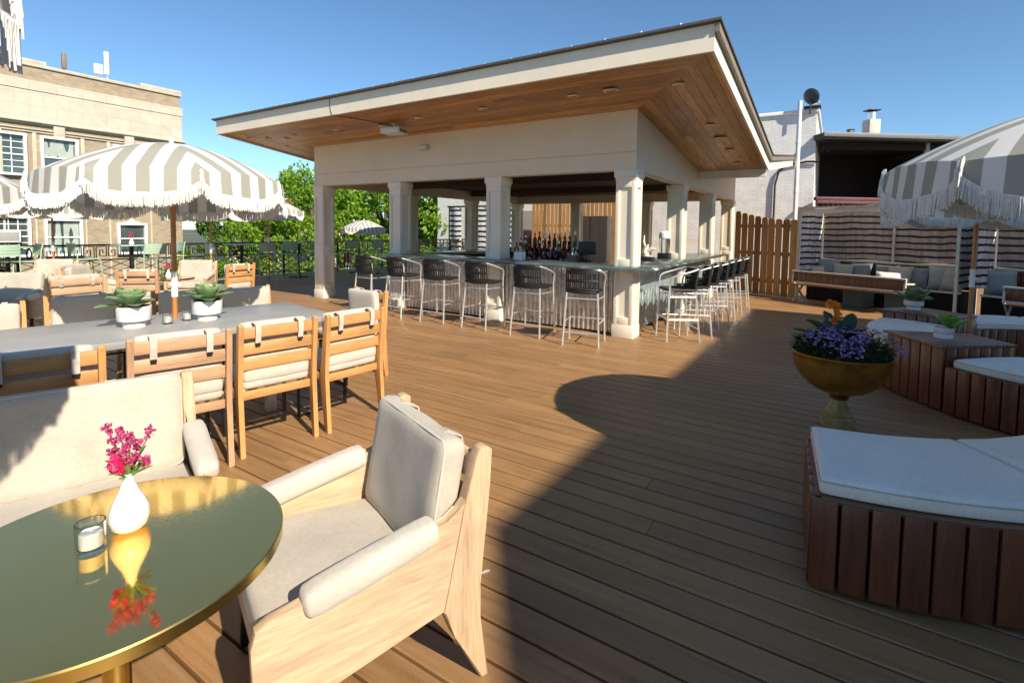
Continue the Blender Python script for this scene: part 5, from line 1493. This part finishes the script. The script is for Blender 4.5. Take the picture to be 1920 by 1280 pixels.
g = MB(); g.tube([(-.05, 0, 0), (-.05, 0, 1.5)], .03, 8); g.build('mast', M['alu'], a1); g = MB(); g.box((0, .06, 1.0), (.20, .12, 1.15), 0, .03, seg=3); g.build('panel', M['white_paint'], a1, 30)
g = MB(); g.box((.35, .05, .62), (.36, .2, .48), 0, .02); g.build('radio_box', M['white_paint'], a1, 30)
a1.scale = (.82,) * 3
a2 = empty('antenna', roofloc(3.95, -.6, 7.4), tb.rotation_euler.z, 'short brown antenna left of the white one on the tan building', 'antenna')
g = MB(); g.tube([(0, 0, 0), (0, 0, .7)], .03, 8); g.build('mast', M['black'], a2); g = MB(); g.box((0, .06, .52), (.16, .12, .62), 0, .02); g.build('panel', m_plain('brown_antenna', (.20, .15, .10), .6), a2, 30)

# ------------------------------------------------------------------ trees beyond the railing
def make_tree(name, seed, Hc=6.0, Rc=3.0, base=-4.5, mat='tree_leaf', n=5200, ls=.17, squash=.85):
    random.seed(seed)
    t = empty(name, (0, 0, 0), 0, 'x', 'tree', 'trees beyond the railing')
    g = MB(); zt = base + Hc
    g.tube([(0, 0, base), (.08, .05, base + 1.6), (-.05, .1, base + 3.2), (.1, 0, zt)], [.26, .2, .16, .05], 8)
    cl = []
    for k in range(40):
        d = Vector((random.gauss(0, 1), random.gauss(0, 1), random.gauss(0, 1))).normalized() * Rc * random.uniform(.25, 1.0) ** .6
        d.z *= squash; cl.append((Vector((0, 0, zt)) + d, random.uniform(.35, .85)))
        if k < 14: g.tube([(0, 0, zt - 1.6 - .1 * k), (d.x * .5, d.y * .5, zt + d.z * .4 - .5), tuple(cl[-1][0])], [.09, .05, .015], 5)
    g.build('trunk', M['bark'], t, 60)
    f = MB()
    for k in range(n):
        c, r = random.choice(cl)
        p = c + Vector((random.gauss(0, 1), random.gauss(0, 1), random.gauss(0, .8))).normalized() * r * random.random() ** .45
        a = Vector((random.gauss(0, 1), random.gauss(0, 1), random.gauss(0, .7) + .5)).normalized()
        b = a.cross(Vector((random.random(), random.random(), random.random()))).normalized(); c2 = a.cross(b); s = ls * random.uniform(.6, 1.25)
        f.bm.faces.new([f.bm.verts.new(p + x) for x in (b * s, c2 * s * .55 + a * s * .12, -b * s, -c2 * s * .55 + a * s * .12)])
    f.build('crown', M[mat], t, 0)
    return t
tA = make_tree('broad_tree', 41, 7.0, 3.3, n=6000, ls=.125); tB = make_tree('broad_tree', 42, 6.0, 2.8, n=5600, ls=.12); tC = make_tree('dark_tree', 43, 6.4, 3.2, mat='tree_leaf2', n=5600, ls=.13)
TL = [(tA, (-10.6, 27.0), 1.0, 'bright green tree filling the gap left of the pavilion'), (tB, (-11.8, 24.0), .9, 'low bright tree beyond the railing right of the tan building'),
      (tC, (-14.4, 27.5), .88, 'dark tree beside the corner of the tan building'), (tA, (-7.2, 29.0), 1.1, 'tall bright tree seen between the two leftmost pavilion columns'),
      (tC, (-5.5, 32.0), 1.15, 'dark leaved tree behind the bright one between the pavilion columns'), (tB, (-3.9, 27.5), 1.05, 'bright tree seen through the bar left of the white wall'),
      (tB, (-8.3, 24.6), .72, 'low bright bush like tree by the railing behind the green chairs'), (tA, (-14.5, 36), 1.0, 'bright tree far behind the others left of the pavilion'),
      (tB, (-12.6, 20.2), .62, 'small tree close to the railing near the tan building'), (tB, (-5.6, 24.2), .7, 'low bright tree behind the small far umbrella')]
us = set()
for o, (x, y), s, lab in TL:
    if o.name not in us: us.add(o.name); q = o; q.location = (x, y, -4.5 * (1 - s)); q['label'] = lab
    else: q = dup(o, (x, y, -4.5 * (1 - s)), random.uniform(0, 6), lab)
    q.scale = (s, s, s)
# street below with parked cars and a pale house
def car(loc, rz, mat, lab):
    t = empty('parked_car', loc, rz, lab, 'car', 'cars parked in the street below')
    g = MB(); side = [(-2.1, .35), (-2.15, .7), (-2.0, .92), (-1.2, 1.0), (-.6, 1.42), (.7, 1.45), (1.5, 1.0), (2.05, .92), (2.15, .6), (2.1, .35)]
    g.prism(side, 1.7, Matrix(((1, 0, 0, 0), (0, 0, 1, -.85), (0, 1, 0, 0), (0, 0, 0, 1))), .08); g.build('body', mat, t, 40)
    g = MB(); g.prism([(-1.05, 1.02), (-.52, 1.36), (.62, 1.38), (1.25, 1.02)], 1.72, Matrix(((1, 0, 0, 0), (0, 0, 1, -.86), (0, 1, 0, 0), (0, 0, 0, 1)))); g.build('windows', M['pane'], t, 0)
    for x in (-1.35, 1.35):
        for y in (-.78, .78):
            g = MB(); g.lathe([(.001, -.1), (.32, -.1), (.32, .1), (.001, .1)], seg=20, M=rotM((x, y, .32), R(90))); g.build('wheel', M['black'], t, 40)
    return t
car((-12.6, 23.5, -4.47), R(58), M['car_white'], 'white car in the street under the trees'); car((-9.9, 31.0, -4.47), R(60), M['car_grey'], 'grey car farther up the street')
hs = empty('house', (-19, 44, -4.5), R(20), 'pale house with a brown roof half hidden by the trees', 'house')
g = MB(); g.box((0, 0, 3.2), (9, 7, 6.4)); g.build('wall', M['limestone_plain'], hs, 0)
g = MB(); g.prism([(-5, 6.3), (5, 6.3), (0, 8.2)], 7.6, Matrix(((1, 0, 0, 0), (0, 0, 1, -3.8), (0, 1, 0, 0), (0, 0, 0, 1)))); g.build('roof', m_plain('brown_shingle', (.20, .09, .045), .8), hs, 0)
for x in (-2.4, 0, 2.4):
    g = MB(); g.box((x, -3.52, 4.6), (1.0, .1, 1.4), 0, .01); w = g.build('window', M['white_paint'], hs, 30); g = MB(); g.box((x, -3.575, 4.6), (.8, .01, 1.2)); g.build('pane', M['pane'], w, 0)

# ------------------------------------------------------------------ tall neighbour outside the photo on the right: it shades the right of the deck
nb = empty('neighbour_building', (10.71, 2.34, 0), math.atan2(-.838, -.545), 'pale brick neighbour outside the photo on the right that shades the deck', 'building')
g = MB(); NBM = Matrix(((1, 0, 0, 0), (0, 0, 1, 0), (0, 1, 0, 0), (0, 0, 0, 1)))
g.prism([(0, -4.5), (24, -4.5), (24, 1.6), (15.7, 1.6), (8.85, 7.0), (0, 7.0)], 9, NBM); g.build('wall', M['white_brick'], nb, 0)
for k in range(3):
    g = MB(); g.box((2 + 2.6 * k, -.02, 2.0), (1.2, .12, 1.5), 0, .01); w = g.build('window', M['white_paint'], nb, 30); g = MB(); g.box((2 + 2.6 * k, -.085, 2.0), (1.0, .01, 1.3)); g.build('pane', M['pane'], w, 0)

lf = MB(); leaf(lf, (0, 0, .004), .2, .05, .045, .009, .001, .4); o = lf.build('fallen_leaf', m_plain('pale_petal', (.6, .57, .5), .8), None, 40); o.location = (-.12, 2.12, 0); tag(o, 'small curled pale leaf on the shaded deck beside the foreground armchair', 'leaf')

# ------------------------------------------------------------------ light, sky, camera
el = R(36)
ld3 = Vector((-.62, .785, 0)).normalized() * cos(el) + Vector((0, 0, -sin(el)))
sun = bpy.data.lights.new('sun', 'SUN'); sun.energy = 4.2; sun.angle = R(.53); sun.color = (1.0, .89, .73)
so = bpy.data.objects.new('sun', sun); col.objects.link(so); so.rotation_euler = ld3.to_track_quat('-Z', 'Y').to_euler(); so.location = (6, -8, 12)
w = bpy.data.worlds.new('World'); sc.world = w; w.use_nodes = True
nt = w.node_tree; bg = nt.nodes['Background']; sky = nt.nodes.new('ShaderNodeTexSky'); sky.sky_type = 'NISHITA'; sky.sun_disc = False
sky.sun_elevation = el; sky.sun_rotation = math.atan2(.62, -.785); sky.air_density = 1.0; sky.dust_density = .1; sky.ozone_density = 3.5; sky.altitude = 800
mx = nt.nodes.new('ShaderNodeMix'); mx.data_type = 'RGBA'; mx.blend_type = 'MULTIPLY'; mx.inputs[0].default_value = 1.0; mx.inputs[7].default_value = (.78, .93, .97, 1)
nt.links.new(sky.outputs[0], mx.inputs[6]); nt.links.new(mx.outputs[2], bg.inputs[0]); bg.inputs[1].default_value = .088
cam = bpy.data.cameras.new('camera'); co = bpy.data.objects.new('camera', cam); col.objects.link(co); sc.camera = co
cam.sensor_width = 36; cam.sensor_fit = 'HORIZONTAL'; cam.lens = 949.66 / 1920 * 36; cam.shift_x = 0; cam.shift_y = -(640 - 483.9) / 1920
cam.clip_start = .05; cam.clip_end = 2000
pt, rl = .0577, .0134
Fw = Vector((0, cos(pt), -sin(pt))); U = Vector((0, sin(pt), cos(pt))); Rt = Vector((1, 0, 0))
X = Rt * cos(rl) + U * sin(rl); Y = -Rt * sin(rl) + U * cos(rl); Z = -Fw
co.matrix_world = Matrix(((X.x, Y.x, Z.x, 0), (X.y, Y.y, Z.y, 0), (X.z, Y.z, Z.z, 1.5), (0, 0, 0, 1)))
vs = sc.view_settings; vs.view_transform = 'Standard'; vs.look = 'None'; vs.exposure = 0.90; vs.gamma = 1.0; vs.use_curve_mapping = False
sc.cycles.max_bounces = 8; sc.cycles.transmission_bounces = 6; sc.cycles.use_denoising = True
